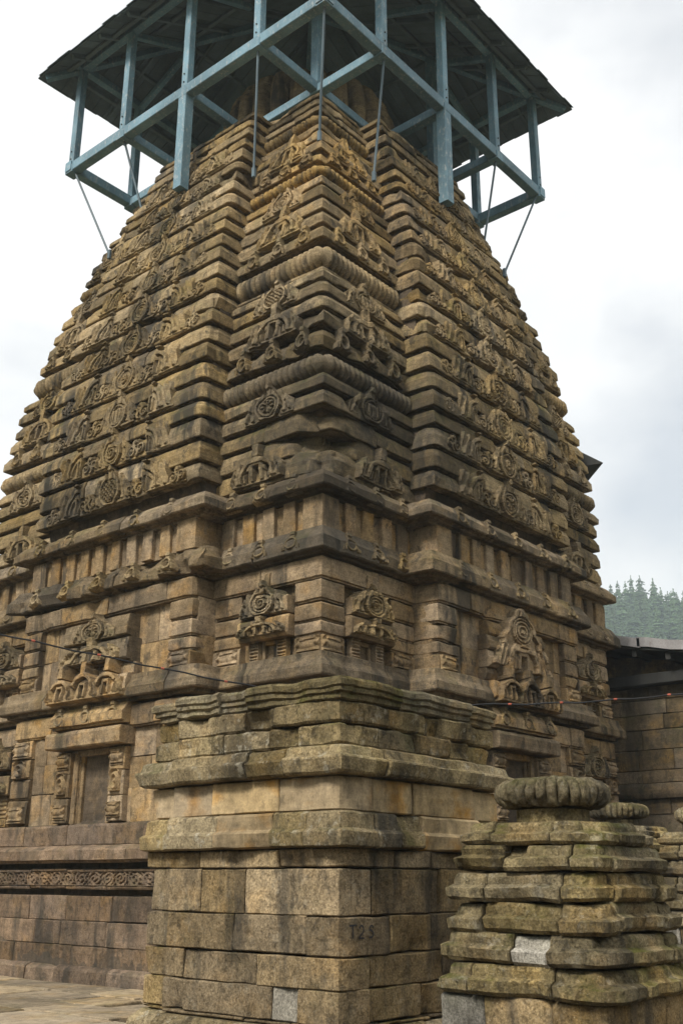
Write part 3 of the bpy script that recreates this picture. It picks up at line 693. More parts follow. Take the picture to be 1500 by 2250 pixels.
# --- wall zone
def fpath(face, a0, a1, o): return [(-o, a0), (-o, a1)] if face == 'L' else [(a1, -o), (a0, -o)]
def box_prof(z0, z1, d=.22, b=.012): return [(-d, z0), (-b, z0), (0, z0 + b), (0, z1 - b), (-b, z1), (-d, z1)]
def drop_prof(z0, z1, d=.22, drop=.035): # a pilaster block with a lipped lower edge
    return [(-d, z0), (-.03, z0), (-.03, z0 + .02), (0, z0 + .03), (.004, z0 + .05), (0, z1 - .03), (-.015, z1 - .006), (-.03, z1), (-d, z1)]
def cornice_prof(z0, h, o): # stepped soffit, upright face, sloping top
    return [(-.3, z0 - .07), (o - .22, z0 - .07), (o - .21, z0 - .035), (o - .13, z0 - .03), (o - .12, z0), (o - .02, z0), (o, z0 + .02), (o - .005, z0 + .50 * h), (o - .03, z0 + .58 * h), (o - .12, z0 + h), (o - .3, z0 + h + .03), (-.3, z0 + h + .05)]
def ledge_prof(z0, z1, o): # sill course: rounded nose under a bevelled top
    h = z1 - z0
    return [(-.25, z0 - .05), (o - .12, z0 - .05), (o - .12, z0), (o - .015, z0), (o, z0 + .02), (o, z0 + .40 * h), (o - .012, z0 + .44 * h), (o - .07, z0 + .72 * h), (o - .075, z0 + .75 * h), (o - .085, z1 - .01), (o - .10, z1), (-.25, z1 + .01)]
yB = 2.11
near = lambda o, y=yB: [(y, -o), (-o, -o), (-o, y)]
farL = lambda o: [(-o, W - yB), (-o, W + o), (2.4, W + o)]
farR = lambda o: [(W + o, 2.4), (W + o, -o), (W - yB, -o)]
bayL = lambda o, y=yB: [(.25, y), (-o, y), (-o, W - y), (.25, W - y)]
bayR = lambda o, y=yB: [(W - y, .25), (W - y, -o), (y, -o), (y, .25)]
def ring(name, prof, mat, chip=.5, yj=0.0, bay_heavy=False, o0=0.0, **kw):
    stones(name, near(o0, yB + .05), prof, mat, tower, joints=(1.0 + rng.uniform(-.3, .3), 3.2 + rng.uniform(-.3, .3)), chip=chip, **kw)
    stones(name, farL(o0), prof, mat, tower, chip=chip, **kw); stones(name, farR(o0), prof, mat, tower, chip=chip, **kw)
    for bi, pth in enumerate((bayL(BD + o0, yB - yj), bayR(BD + o0, yB - yj))):
        L_ = path_len(pth); k3 = dict(kw)
        if bay_heavy and bi == 0: k3['heavy'] = .22; k3['seg'] = .06; k3['ps'] = .06
        stones(name, pth, prof, mat, tower, joints=(1.2 + rng.uniform(0, .3), 2.6 + rng.uniform(-.2, .2), 4.1 + rng.uniform(-.2, .2)), chip=chip, **k3)
# cornices
ring('cornice_stone', cornice_prof(5.77, .36, .20), M['cornice'], yj=.18, bay_heavy=True)
ring('cornice_stone', cornice_prof(6.68, .27, .20), M['cornice'], yj=.17)
# pilastered band between the cornices
ring('frieze_stone', box_prof(6.12, 6.64, .2, .004), M['wall'], chip=.1, jo=.004, o0=-.055)
def strips(face, a0, a1, o, n, z0=6.14, z1=6.62):
    st = (a1 - a0) / n
    for k in range(n):
        a = a0 + st * (k + .22); stones('frieze_pilaster', fpath(face, a, a + st * .56, o), box_prof(z0, z1, .15, .008), M['wall'], tower, chip=.15)
for face in 'LR':
    strips(face, .42, 2.08, .015, 4); strips(face, W - 2.08, W - .42, .015, 4); strips(face, 2.62, W - 2.62, BD + .015, 8)
for c in (near(.015, .36), ): stones('frieze_pilaster', c, box_prof(6.14, 6.62, .15, .008), M['wall'], tower, chip=0)
for face, a0 in (('L', yB), ('R', yB)):
    pth = [(.1, yB), (-BD - .015, yB), (-BD - .015, yB + .42)] if face == 'L' else [(yB + .42, -BD - .015), (yB, -BD - .015), (yB, .1)]
    stones('frieze_pilaster', pth, box_prof(6.14, 6.62, .15, .008), M['wall'], tower, chip=0)
    pth = [(-BD - .015, W - yB - .42), (-BD - .015, W - yB), (.1, W - yB)] if face == 'L' else [(W - yB, .1), (W - yB, -BD - .015), (W - yB - .42, -BD - .015)]
    stones('frieze_pilaster', pth, box_prof(6.14, 6.62, .15, .008), M['wall'], tower, chip=0)
    pth = [(-.015, W - .36), (-.015, W + .015), (.4, W + .015)] if face == 'L' else [(W + .015, .4), (W + .015, -.015), (W - .36, -.015)]
    stones('frieze_pilaster', pth, box_prof(6.14, 6.62, .15, .008), M['wall'], tower, chip=0)
# little dormers on both cornices
for zc, sc in ((5.82, 1.0), (6.69, .95)):
    for face in 'LR':
        for a in (.42, 1.05, 1.68, W - .42, W - 1.05, W - 1.68): relief(('small', rng.randrange(3)), face, a, .185, zc, .30, sc, .98)
        for k in range(5): relief(('small', rng.randrange(3)), face, 2.55 + k * (W - 5.1) / 4, BD + .185, zc, .30, sc, .98)
# upper wall storey
ring('fascia_stone', drop_prof(5.40, 5.71, .2), M['wall'], chip=.4, o0=.03)
for zz0, zz1 in ((4.28, 4.85), (4.86, 5.41)):
    ring('wall_stone', box_prof(zz0, zz1, .16, .006), M['wall'], chip=.15, jo=.008, o0=-.12)
ring('ledge_stone', ledge_prof(4.02, 4.36, .18), M['cornice'], yj=.17)
def pilaster(face, a0, a1, o, zs):
    for z0, z1 in zs: stones('pilaster_block', fpath(face, a0, a1, o), drop_prof(z0, z1, .17), M['wall'], tower, chip=.3, jo=.008)
def corner_pil(pth, zs):
    for z0, z1 in zs: stones('pilaster_block', pth, drop_prof(z0, z1, .17), M['wall'], tower, chip=.3, jo=.006)
UP = ((5.09, 5.39), (4.82, 5.07), (4.62, 4.81), (4.34, 4.61))
corner_pil(near(0, .50), UP)
corner_pil([(-0, W - .5), (0, W), (.5, W)], UP); corner_pil([(W, .5), (W, 0), (W - .5, 0)], UP)
for face in 'LR':
    pilaster(face, 1.56, 2.12, 0, UP); pilaster(face, W - 2.12, W - 1.56, 0, UP)
    for a in (.22, 1.80, W - 1.80, W - .22): relief(('pot', rng.randrange(3)), face, a, .005, 4.35, 0, 1.15, 1.0)
    # bay corner pilasters and their returns
    if face == 'L':
        corner_pil([(.05, yB), (-BD, yB), (-BD, yB + .5)], UP); corner_pil([(-BD, W - yB - .45), (-BD, W - yB), (.05, W - yB)], UP)
    else:
        corner_pil([(yB + .5, -BD), (yB, -BD), (yB, .05)], UP); corner_pil([(W - yB, .05), (W - yB, -BD), (W - yB - .45, -BD)], UP)
    for a in (yB + .24, W - yB - .22): relief(('pot', rng.randrange(3)), face, a, BD + .005, 4.35, 0, 1.1, 1.0)
    # small shrine front carved on each corner bay
    for a in (1.0, W - 1.0):
        _par[0] = part_empty('carved_shrine_front')
        stones('shrine_hood', fpath(face, a - .46, a + .46, .10), box_prof(4.98, 5.22, .25, .02), M['wall'], tower, chip=.3)
        stones('shrine_hood', fpath(face, a - .50, a + .50, .12), [(-.25, 4.66), (-.03, 4.66), (0, 4.70), (.0, 4.92), (-.02, 4.95), (-.25, 4.96)], M['wall'], tower, chip=.3)
        relief(('medal', rng.choice((0, 2))), face, a, .085, 4.99, 0, .92, .72); relief(('gate', rng.randrange(6)), face, a, .105, 4.70, 0, .88, .46)
        for sg in (-1, 1):
            relief(('jamb', rng.randrange(3)), face, a + sg * .27, -.02, 4.30, 0, 1.0, 1.0)
            stones('niche_post', fpath(face, a + sg * .13 - .03, a + sg * .13 + .03, -.06), box_prof(4.30, 4.66, .1, .006), M['wall'], tower, chip=0)
        stones('niche_lintel', fpath(face, a - .16, a + .16, -.06), box_prof(4.60, 4.655, .1, .006), M['wall'], tower, chip=0)
        stones('spire_bud', fpath(face, a - .06, a + .06, .06), box_prof(5.40, 5.62, .1, .02), M['wall'], tower, chip=0)
        _par[0] = None
    # large pediment in the middle bay
    a = CB; _par[0] = part_empty('carved_pediment_front')
    if face == 'R':
        for z0, z1, o_, hw in ((5.12, 5.36, .10, .84), (4.88, 5.11, .13, .90), (4.60, 4.87, .13, .90)):
            stones('pediment_block', fpath(face, a - hw, a + hw, BD + o_ - .02), [(-.3, z0), (-.03, z0 + .0), (0, z0 + .03), (.0, z0 + .55 * (z1 - z0)), (-.03, z0 + .62 * (z1 - z0)), (-.05, z1 - .02), (-.08, z1), (-.3, z1)], M['wall'], tower, joints=(.9,), chip=.4)
        relief(('ped', 0), face, a, BD + .09, 4.64, 0, 1.0, 1.02, sy=.9)
    else:
        for z0, z1, o_, hw in ((4.99, 5.32, .14, .80), (4.62, 4.955, .17, .86)):
            stones('pediment_block', fpath(face, a - hw, a + hw, BD + o_), [(-.4, z0 - .03), (-.10, z0 - .03), (-.10, z0), (-.02, z0), (0, z0 + .02), (.0, z0 + .6 * (z1 - z0)), (-.02, z0 + .64 * (z1 - z0)), (-.03, z1 - .01), (-.06, z1), (-.4, z1)], M['cornice'], tower, joints=(1.2,), chip=.5)
        relief(('medal', 1), face, a - .02, BD + .14, 4.98, 0, 1.05, .62, sy=.8); relief(('gate', 2), face, a, BD + .17, 4.64, 0, 1.35, .66, sy=.8)
    for z0, z1, o_, hw in ((4.38, 4.58, .06, .92), (4.10, 4.37, .10, .95)):
        stones('pediment_block', fpath(face, a - hw, a + hw, BD + o_ + (.12 if z0 < 4.2 else 0)), [(-.4, z0), (-.03, z0), (0, z0 + .03), (0, z0 + .6 * (z1 - z0)), (-.04, z1), (-.4, z1)], M['wall'], tower, joints=(.9,), chip=.4)
    relief(('tri', 0), face, a, BD + .23, 4.04, .12, 1.0, .96)
    _par[0] = None
# lower wall storey
ring('fascia_stone', drop_prof(3.60, 3.93, .2), M['wall'], chip=.3, o0=.03)
def wall_course(z0, z1, o_):
    for face in 'LR':
        for a0, a1, oo in ((0.02, yB, o_), (W - yB, W, o_), (yB, CB - .38, BD + o_), (CB + .38, W - yB, BD + o_)):
            L_ = a1 - a0; stones('wall_stone', fpath(face, a0, a1, oo), box_prof(z0, z1, .2, .006), M['wall'], tower, joints=[L_ * rng.uniform(.3, .7)] if L_ > .9 else (), chip=.15, jo=.008)
for z0, z1 in ((2.24, 2.72), (2.725, 3.17), (3.175, 3.60)): wall_course(z0, z1, -.08)
for pth in ([(.2, yB + .08), (-BD + .08, yB + .08)], [(-BD + .08, W - yB - .08), (.2, W - yB - .08)], [(W - yB - .08, .2), (W - yB - .08, -BD + .08)], [(yB + .08, -BD + .08), (yB + .08, .2)]):
    stones('wall_stone', pth, box_prof(2.24, 3.6, .15, .006), M['wall'], tower, chip=.1)
LP = ((3.30, 3.59), (2.98, 3.28), (2.66, 2.97), (2.26, 2.65))
for face in 'LR':
    for a0, a1, o_ in ((.0, .45, 0), (1.62, 2.11, 0), (W - 2.11, W - 1.62, 0), (W - .45, W, 0), (W - yB - .50, W - yB, BD), (yB, yB + .50, BD)):
        pilaster(face, a0, a1, o_, LP)
        for (z_, k_) in ((3.30, 'pot'), (2.99, 'fold'), (2.29, 'pot')):
            relief((k_, rng.randrange(3)), face, (a0 + a1) / 2, o_ + .012, z_, 0, 1.15, 1.05 if k_ == 'pot' else .68)
    for a in (1.03, W - 1.03):
        _par[0] = part_empty('carved_shrine_front')
        stones('shrine_hood', fpath(face, a - .46, a + .46, .10), box_prof(3.22, 3.52, .25, .02), M['wall'], tower, chip=.3)
        stones('shrine_hood', fpath(face, a - .50, a + .50, .12), box_prof(2.80, 3.12, .25, .02), M['wall'], tower, chip=.3)
        relief(('medal', 1), face, a, .085, 3.23, 0, .92, .78); relief(('gate', 2), face, a, .105, 2.84, 0, .88, .52)
        for sg in (-1, 1): relief(('jamb', rng.randrange(3)), face, a + sg * .27, -.0, 2.28, 0, 1.2, 1.45)
        _par[0] = None
    # niche door: jambs, frame, lintels, back wall
    _par[0] = part_empty('niche_door')
    for sg in (-1, 1):
        for z0, z1 in ((2.26, 2.62), (2.63, 2.98), (2.99, 3.32)): stones('door_jamb', fpath(face, CB + sg * .66 - .17, CB + sg * .66 + .17, BD + .03), box_prof(z0, z1, .2, .012), M['wall'], tower, chip=.3, jo=.006)
        for z_, k_, q_ in ((3.05, 'pot', .95), (2.68, 'fold', .8), (2.31, 'pot', .9)): relief((k_, rng.randrange(3)), face, CB + sg * .66, BD + .04, z_, 0, .82, q_)
        stones('door_frame', fpath(face, CB + sg * .44 - .05, CB + sg * .44 + .05, BD - .03), box_prof(2.25, 3.33, .16, .012), M['wall'], tower, chip=0)
        stones('door_frame', fpath(face, CB + sg * .36 - .04, CB + sg * .36 + .04, BD - .10), box_prof(2.25, 3.28, .2, .012), M['wall'], tower, chip=0)
    stones('door_frame', fpath(face, CB - .5, CB + .5, BD - .06), box_prof(3.26, 3.36, .2, .012), M['wall'], tower, chip=0)
    for z0, z1 in ((2.24, 2.6), (2.605, 2.95), (2.955, 3.3)): stones('niche_back', fpath(face, CB - .42, CB + .42, .16), box_prof(z0, z1, .3, .008), M['wall'], tower, chip=0)
    for sg in (-1, 1):
        if face == 'L': pth = [(-.1, CB + sg * .4), (-.42, CB + sg * .4)] if sg > 0 else [(-.42, CB + sg * .4), (-.1, CB + sg * .4)]
        else: pth = [(CB + sg * .4, -.42), (CB + sg * .4, -.1)] if sg > 0 else [(CB + sg * .4, -.1), (CB + sg * .4, -.42)]
        stones('niche_cheek', pth, box_prof(2.24, 3.3, .06, .006), M['wall'], tower, chip=0)
    stones('door_lintel', fpath(face, CB - .92, CB + .92, BD + .22), [(-.4, 3.36), (-.02, 3.36), (0, 3.38), (.01, 3.56), (-.02, 3.61), (-.4, 3.62)], M['wall'], tower, chip=.6)
    stones('door_lintel', fpath(face, CB - .90, CB + .90, BD + .20), [(-.4, 3.66), (-.06, 3.66), (-.06, 3.69), (0, 3.70), (0, 3.83), (-.03, 3.85), (-.10, 3.96), (-.4, 3.97)], M['wall'], tower, chip=.6)
    for k in range(3): relief(('small', k), face, CB + (k - 1) * .66, BD + .17, 3.70, .1, 1.0, .95)
    _par[0] = None
# plinth courses
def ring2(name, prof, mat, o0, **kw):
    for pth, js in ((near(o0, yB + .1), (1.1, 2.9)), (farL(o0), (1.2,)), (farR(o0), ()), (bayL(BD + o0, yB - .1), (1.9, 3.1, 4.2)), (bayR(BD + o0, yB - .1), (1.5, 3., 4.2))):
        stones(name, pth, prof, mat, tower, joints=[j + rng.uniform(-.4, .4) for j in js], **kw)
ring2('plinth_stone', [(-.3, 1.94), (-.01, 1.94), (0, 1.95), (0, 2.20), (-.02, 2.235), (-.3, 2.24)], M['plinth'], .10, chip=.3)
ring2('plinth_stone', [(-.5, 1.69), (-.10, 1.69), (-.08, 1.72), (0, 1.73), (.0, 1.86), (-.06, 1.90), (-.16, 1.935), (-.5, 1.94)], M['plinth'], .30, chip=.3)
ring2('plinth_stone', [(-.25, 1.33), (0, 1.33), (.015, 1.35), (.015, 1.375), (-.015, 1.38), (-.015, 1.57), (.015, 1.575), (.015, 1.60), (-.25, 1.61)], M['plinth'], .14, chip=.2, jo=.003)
for face in 'LR':
    n = 0
    for a in (CB - 1.85, CB - .65, CB + .55, CB + 1.75): relief(('scroll', n % 3), face, a, BD + .128, 1.375, 0, 1.0, .78); n += 1
    for a in (W - 1.4, 1.1): relief(('scroll', n % 3), face, a, .128, 1.375, 0, 1.0, .78); n += 1
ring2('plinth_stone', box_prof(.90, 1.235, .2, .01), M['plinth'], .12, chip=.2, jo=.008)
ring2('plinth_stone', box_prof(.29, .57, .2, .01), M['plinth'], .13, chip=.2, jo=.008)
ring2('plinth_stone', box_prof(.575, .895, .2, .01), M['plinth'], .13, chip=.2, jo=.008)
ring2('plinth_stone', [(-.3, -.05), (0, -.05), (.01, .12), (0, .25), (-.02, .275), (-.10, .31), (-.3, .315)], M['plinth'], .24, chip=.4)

# fluted disc that crowns the spire, inside the canopy
def amalaka_geo(c, z0, z1, rad, ribs, seg=8, nv=10, neck=.62, seed=0, flat=1.0, rough=.015):
    n = ribs * seg; V = []; F = []
    for j in range(nv + 1):
        ph = math.pi * (j / nv) - math.pi / 2
        rr = neck + (1 - neck) * math.cos(ph) ** .75; zz = (z0 + z1) / 2 + (z1 - z0) / 2 * math.sin(ph)
        for k in range(n):
            a = 2 * math.pi * k / n; rb = abs(math.sin(a * ribs / 2)) ** .55
            q = rad * rr * (1 - .13 * (1 - rb) * math.cos(ph) ** .5); V.append((c[0] + q * math.cos(a), c[1] + q * math.sin(a), zz))
    for j in range(nv):
        F += [(j * n + k, j * n + (k + 1) % n, (j + 1) * n + (k + 1) % n, (j + 1) * n + k) for k in range(n)]
    F += [tuple(range(n))[::-1], tuple(nv * n + k for k in range(n))]
    V = np.array(V); V += (vnoise(V, 7, seed) * rough * .7 + vnoise(V, 22, seed + 1) * rough * .8)[:, None] * np.array((.6, .6, .6))
    return V, F
Vv, Ff = amalaka_geo((CB, CB), 15.95, 18.0, 2.0, 26, neck=.72, seed=3); obj('fluted_disc', Vv, Ff, M['tower'], tower, True, 70)
Vv, Ff = tube_geo([(CB, CB, 15.4), (CB, CB, 16.1)], 1.45, 32); obj('disc_neck', Vv, Ff, M['tower'], tower, True)
Vv, Ff = tube_geo([(CB, CB, 17.4), (CB, CB, 17.65), (CB, CB, 17.9), (CB, CB, 18.5), (CB, CB, 18.9)], [.8, .95, .5, .62, .1], 24); obj('pot_finial', Vv, Ff, M['tower'], tower, True)

# ------------------------------------------------------------------ timber canopy
canopy = empty('timber_canopy', 'blue-grey painted timber canopy with pitched roof built over the spire top', 'canopy', (CB, CB, 15.4))
def cpart(name, geo, mat, smooth=False):
    V, F = geo; V = [Vector(v) - Vector((CB, CB, 15.4)) for v in V]
    return obj(name, V, F, mat, canopy, smooth)
ND = [.55, 2.18, 4.2, 6.15, 7.92]; ZF = 16.27; LO, HI = ND[0], ND[-1]
B = .205
for q in (LO, HI):
    cpart('edge_beam', beam_geo((q, LO - .14, ZF), (q, HI + .14, ZF), B, .235), M['paint'])
    cpart('edge_beam', beam_geo((LO - .14, q, ZF + .003), (HI + .14, q, ZF + .003), B - .004, .23), M['paint'])
for q in ND[1:-1]:
    cpart('cross_beam', beam_geo((q, LO + .116, ZF - .02), (q, HI - .116, ZF - .02), .20, .20), M['paint'])
    cpart('cross_beam', beam_geo((LO + .116, q, ZF + .035), (HI - .116, q, ZF + .035), .196, .20), M['paint'])
ZP = 18.93
allp = [(a, LO) for a in ND] + [(a, HI) for a in ND] + [(LO, a) for a in ND[1:-1]] + [(HI, a) for a in ND[1:-1]]
for (x, y) in allp:
    cpart('post', beam_geo((x, y, ZF + .134), (x, y, ZP), .165, .17, (0, 1, 0)), M['paint'])
    cpart('joint_block', beam_geo((x, y, ZF - .15), (x, y, ZF + .03), .238, .242, (0, 1, 0)), M['paint'])
for x, y in ((2.18, 2.18), (2.18, 6.15), (6.15, 2.18), (6.15, 6.15)): cpart('post', beam_geo((x, y, ZF + .14), (x, y, ZP + .9), .19, .19, (0, 1, 0)), M['paint'])
for q in (LO, HI):
    cpart('wall_plate', beam_geo((q, LO - .3, ZP + .09), (q, HI + .3, ZP + .09), .17, .17), M['paint'])
    cpart('wall_plate', beam_geo((LO - .3, q, ZP + .092), (HI + .3, q, ZP + .092), .168, .17), M['paint'])
# slanting braces between post heads and the inner posts
for q in ND[1:-1]:
    for a, b in (((LO, q, ZP - .02), (2.18, q, ZP + .75)), ((HI, q, ZP - .02), (6.15, q, ZP + .75)), ((q, LO, ZP - .02), (q, 2.18, ZP + .75)), ((q, HI, ZP - .02), (q, 6.15, ZP + .75))):
        cpart('rafter', beam_geo(a, b, .12, .14), M['paint'])
for q, p in ((LO, ND[1]), (HI, ND[3])):
    for a, b in ((ND[0], ND[1]), (ND[1], ND[2]), (ND[2], ND[3]), (ND[3], ND[4])):
        pass
ex0, ex1, ZE = -.12, 8.60, 18.72; APX = 2.45; sl = APX / (CB - ex0)
# hanging posts that carry the frame on the bays
cpart('hanging_post', beam_geo((LO - .005, CB - .03, ZF - .15), (LO - .005, CB - .03, 13.98), .22, .22, (0, 1, 0)), M['paint'])
cpart('hanging_post', beam_geo((CB - .03, LO - .005, ZF - .15), (CB - .03, LO - .005, 13.98), .22, .22, (0, 1, 0)), M['paint'])
cpart('hanging_post', beam_geo((HI, CB, ZF - .15), (HI, CB, 13.98), .22, .22, (0, 1, 0)), M['paint'])
cpart('hanging_post', beam_geo((CB, HI, ZF - .15), (CB, HI, 13.98), .22, .22, (0, 1, 0)), M['paint'])
# corner hips
for sx_, sy_ in ((0, 0), (0, 1), (1, 0), (1, 1)):
    cx_, cy_ = (ex0 + .1, ex1 - .1)[sx_], (ex0 + .1, ex1 - .1)[sy_]
    cpart('hip_rafter', beam_geo((cx_, cy_, ZE - .02), (CB, CB, ZE + APX - .12), .14, .16), M['paint'])
# boarded underside: boards run up each slope
side = [((ex0, ex0), (0, 1), (1, 0)), ((ex0, ex1), (1, 0), (0, -1)), ((ex1, ex1), (0, -1), (-1, 0)), ((ex1, ex0), (-1, 0), (0, 1))]
Lr = ex1 - ex0; nb = 30
for (px, py), (ax, ay), (ix, iy) in side:
    for k in range(nb):
        u0, u1 = Lr * k / nb + .008, Lr * (k + 1) / nb - .008
        d0, d1 = min(u0, Lr - u0), min(u1, Lr - u1)
        pt = lambda u, d, dz: (px + ax * u + ix * d, py + ay * u + iy * d, ZE + sl * d + dz + (.006 if k % 2 else 0))
        Vv = [pt(u0, 0, 0), pt(u1, 0, 0), pt(u1, d1, 0), pt(u0, d0, 0), pt(u0, 0, .03), pt(u1, 0, .03), pt(u1, d1, .03), pt(u0, d0, .03)]
        cpart('roof_board', (Vv, [(0, 1, 2, 3), (7, 6, 5, 4), (0, 4, 5, 1), (1, 5, 6, 2), (2, 6, 7, 3), (3, 7, 4, 0)]), M['board'])
    for d in (.42, 1.25, 2.3):                   # purlins under the boards
        cpart('purlin', beam_geo((px + ax * d + ix * d, py + ay * d + iy * d, ZE + sl * d - .05), (px + ax * (Lr - d) + ix * d, py + ay * (Lr - d) + iy * d, ZE + sl * d - .05), .09, .09), M['board'])
    # roofing sheets with a slightly uneven eave
    nsh = 22
    for k in range(nsh):
        u0, u1 = Lr * k / nsh, Lr * (k + 1) / nsh + .03; u1 = min(u1, Lr)
        d0, d1 = min(u0, Lr - u0), min(u1, Lr - u1); e = .05 + rng.uniform(-.025, .03)
        pt = lambda u, d, dz: (px + ax * u + ix * d, py + ay * u + iy * d, ZE + sl * d + dz)
        um = (u0 + u1) / 2; dm = min(um, Lr - um)
        Vv = [pt(u0, -e, .045), pt(u1, -e, .05), pt(u1, d1, .05), pt(um, dm, .052), pt(u0, d0, .045), pt(u0, -e, .062), pt(u1, -e, .066), pt(u1, d1, .066), pt(um, dm, .067), pt(u0, d0, .062)]
        cpart('roof_sheet', (Vv, [(4, 3, 2, 1, 0), (5, 6, 7, 8, 9), (0, 1, 6, 5), (1, 2, 7, 6), (4, 0, 5, 9)]), M['roofmetal'])
# common rafters under the boards, bolts through the post feet
for (px, py), (ax, ay), (ix, iy) in side:
    for u in np.arange(.9, Lr - .5, .96):
        d = min(u, Lr - u) - .1
        cpart('rafter', beam_geo((px + ax * u + ix * .1, py + ay * u + iy * .1, ZE + sl * .1 - .055), (px + ax * u + ix * d, py + ay * u + iy * d, ZE + sl * d - .055), .075, .10), M['board'])
for a in ND:
    for z in (ZF + .22, ZF + .42):
        cpart('bolt', tube_geo([(a, LO - .075, z), (a, LO - .10, z)], .018, 6), M['darkwood']); cpart('bolt', tube_geo([(LO - .075, a, z), (LO - .10, a, z)], .018, 6), M['darkwood'])
# iron stays from the frame down to the spire
for a, b in (((LO, HI - .1, ZF - .15), (.80, 6.75, 13.85)), ((LO + .02, 6.15, ZF - .15), (1.0, 5.90, 14.43)), ((LO, 2.2, ZF - .15), (.86, 2.52, 13.9)), ((LO, LO, ZF - .15), (1.03, 1.06, 14.06)),
             ((2.25, LO, ZF - .15), (2.33, .86, 13.85)), ((6.15, LO, ZF - .15), (6.08, .88, 14.25)), ((HI - .1, LO, ZF - .15), (6.82, .82, 13.9))):
    b = Vector(a) + (Vector(b) - Vector(a)) * 1.07; cpart('iron_stay', tube_geo([a, b], .024, 8), M['iron'], True); cpart('stay_foot', beam_geo(b - Vector((.02, .02, -.10)), b - Vector((.02, .02, .10)), .07, .07), M['iron'])

# ------------------------------------------------------------------ string of lights
cab = [(-4.488, 1.107, 4.09), (-4.287, .872, 3.985), (-3.11, .26, 3.803), (-1.838, -.464, 3.612), (-.781, -1.243, 3.452), (.131, -2.314, 3.441), (.938, -3.263, 3.472), (1.558, -4.299, 3.541), (1.809, -4.749, 3.595), (3.0, -7.0, 4.1)]
cab = [(-6.5, 3.1, 4.75)] + cab
pts = []
for i in range(len(cab) - 1):
    p0, p1, p2, p3 = [Vector(cab[max(0, min(len(cab) - 1, i + k))]) for k in (-1, 0, 1, 2)]
    for k in range(6):
        t = k / 6; pts.append(.5 * ((2 * p1) + (p2 - p0) * t + (2 * p0 - 5 * p1 + 4 * p2 - p3) * t * t + (3 * p1 - p0 - 3 * p2 + p3) * t ** 3))
pts.append(Vector(cab[-1]))
tw = []
for i, p in enumerate(pts): tw.append(p + Vector((0, 0, .008 * math.sin(i * 1.9))))
Vv, Ff = tube_geo(tw, .0095, 7); cable = obj('light_string', Vv, Ff, M['cable'], None, True)
tag(cable, 'thin black light string with red bulbs hung between tower and square pedestal', 'cable')
for i in range(5, len(pts) - 2, 3):
    d = (pts[i + 1] - pts[i]).normalized(); c = tw[i]
    Vv, Ff = tube_geo([c - d * .022, c - d * .012, c + d * .012, c + d * .022], [.009, .0135, .0135, .008], 8); obj('red_bulb', Vv, Ff, M['bead'], cable, True)

# ------------------------------------------------------------------ square pedestal before the corner
PX, PY = -3.943, -3.70
ped = empty('stone_pedestal', 'square stub of weathered stone blocks with two moulded bands standing before the tower corner', 'pedestal', (PX + 1.2, PY + 1.2, 0))
def pst(name, path, prof, mat, **kw):
    rs_ = stones(name, path, prof, mat, None, **kw)
    for o in rs_:
        o.parent = ped; o.location = -Vector(ped.location)
    return rs_
YL, YL2, XR, XR2 = -1.72, -1.33, -2.05, -1.50        # ends of the front faces and of the set-back pieces
SB = .10
def pcourse(name, prof, mat, left=(), right=(), wrapL=.35, wrapR=.35, mats=None, setback=True, full=False, **kw):
    # corner block, blocks along the left face, blocks along the right face, set-back pieces
    k = dict(seg=.07, ps=.06, gap=.008, jo=.012, jz=.005, chip=.5, rnd=.010); k.update(kw)
    o_l = [PY + wrapL] + list(left) + [YL]; o_r = [PX + wrapR] + list(right) + [XR]
    cnt = 0; pick = lambda: (mats[cnt % len(mats)] if mats else mat)
    pst(name, [(PX + wrapR - .004, PY), (PX, PY), (PX, PY + wrapL - .004)], prof, pick(), **k); cnt += 1
    for a, b in zip(o_l[:-1], o_l[1:]): pst(name, [(PX, a + .006), (PX, b - .004)], prof, pick(), **k); cnt += 1
    for a, b in zip(o_r[:-1], o_r[1:]): pst(name, [(b - .004, PY), (a + .006, PY)], prof, pick(), **k); cnt += 1
    if setback:
        pst(name, [(PX + SB, YL - .0), (PX + SB, YL2), (PX + 1.5, YL2)], prof, pick(), **k); cnt += 1
        pst(name, [(XR2, PY + 1.5), (XR2, PY + SB), (XR - .0, PY + SB)], prof, pick(), **k)
bx = lambda z0, z1, b=.011: [(-.35, z0), (-b, z0 + .002), (0, z0 + b), (0, z1 - b), (-b, z1 - .002), (-.35, z1)]
P_, Mo, Oc = M['pedestal'], M['mould'], M['ochre']
pcourse('base_stone', [(-.4, .02), (.15, .02), (.16, .20), (.15, .28), (.13, .33), (.05, .395), (-.4, .40)], Mo, (-2.9,), (-2.9,), .5, .5)
pcourse('base_stone', bx(.402, .43), P_, (-2.7,), (-2.8,), .5, .5)
pcourse('shaft_block', bx(.433, .675), P_, (-3.01,), (-2.9,), .42, .37, mats=[P_, M['granite'], P_, P_, P_, P_])
pcourse('shaft_block', bx(.68, .91), P_, (-1.95,), (-2.55,), .87, .37)
pcourse('shaft_block', bx(.915, 1.20), P_, (-2.55,), (-2.76,), .34, .62)
pcourse('shaft_block', bx(1.205, 1.555), P_, (-2.13,), (-2.6,), 1.03, .40)
pcourse('shaft_block', bx(1.56, 1.702), P_, (-2.1,), (-2.72,), .66, .72, chip=.8)
kap2 = [(-.35, 1.71), (.06, 1.706), (.095, 1.72), (.10, 1.735), (.105, 1.825), (.092, 1.838), (.062, 1.855), (.055, 1.965), (.03, 1.985), (-.35, 1.987)]
pcourse('moulding_stone', kap2, Mo, (-3.02, -2.37), (-3.27, -2.92), .30, .37, mats=[Mo, Mo, Oc, Mo])
pcourse('face_block', bx(1.99, 2.262, .012), Oc, (-2.23,), (-2.98, ), .66, .42, chip=.2, mats=[Oc])
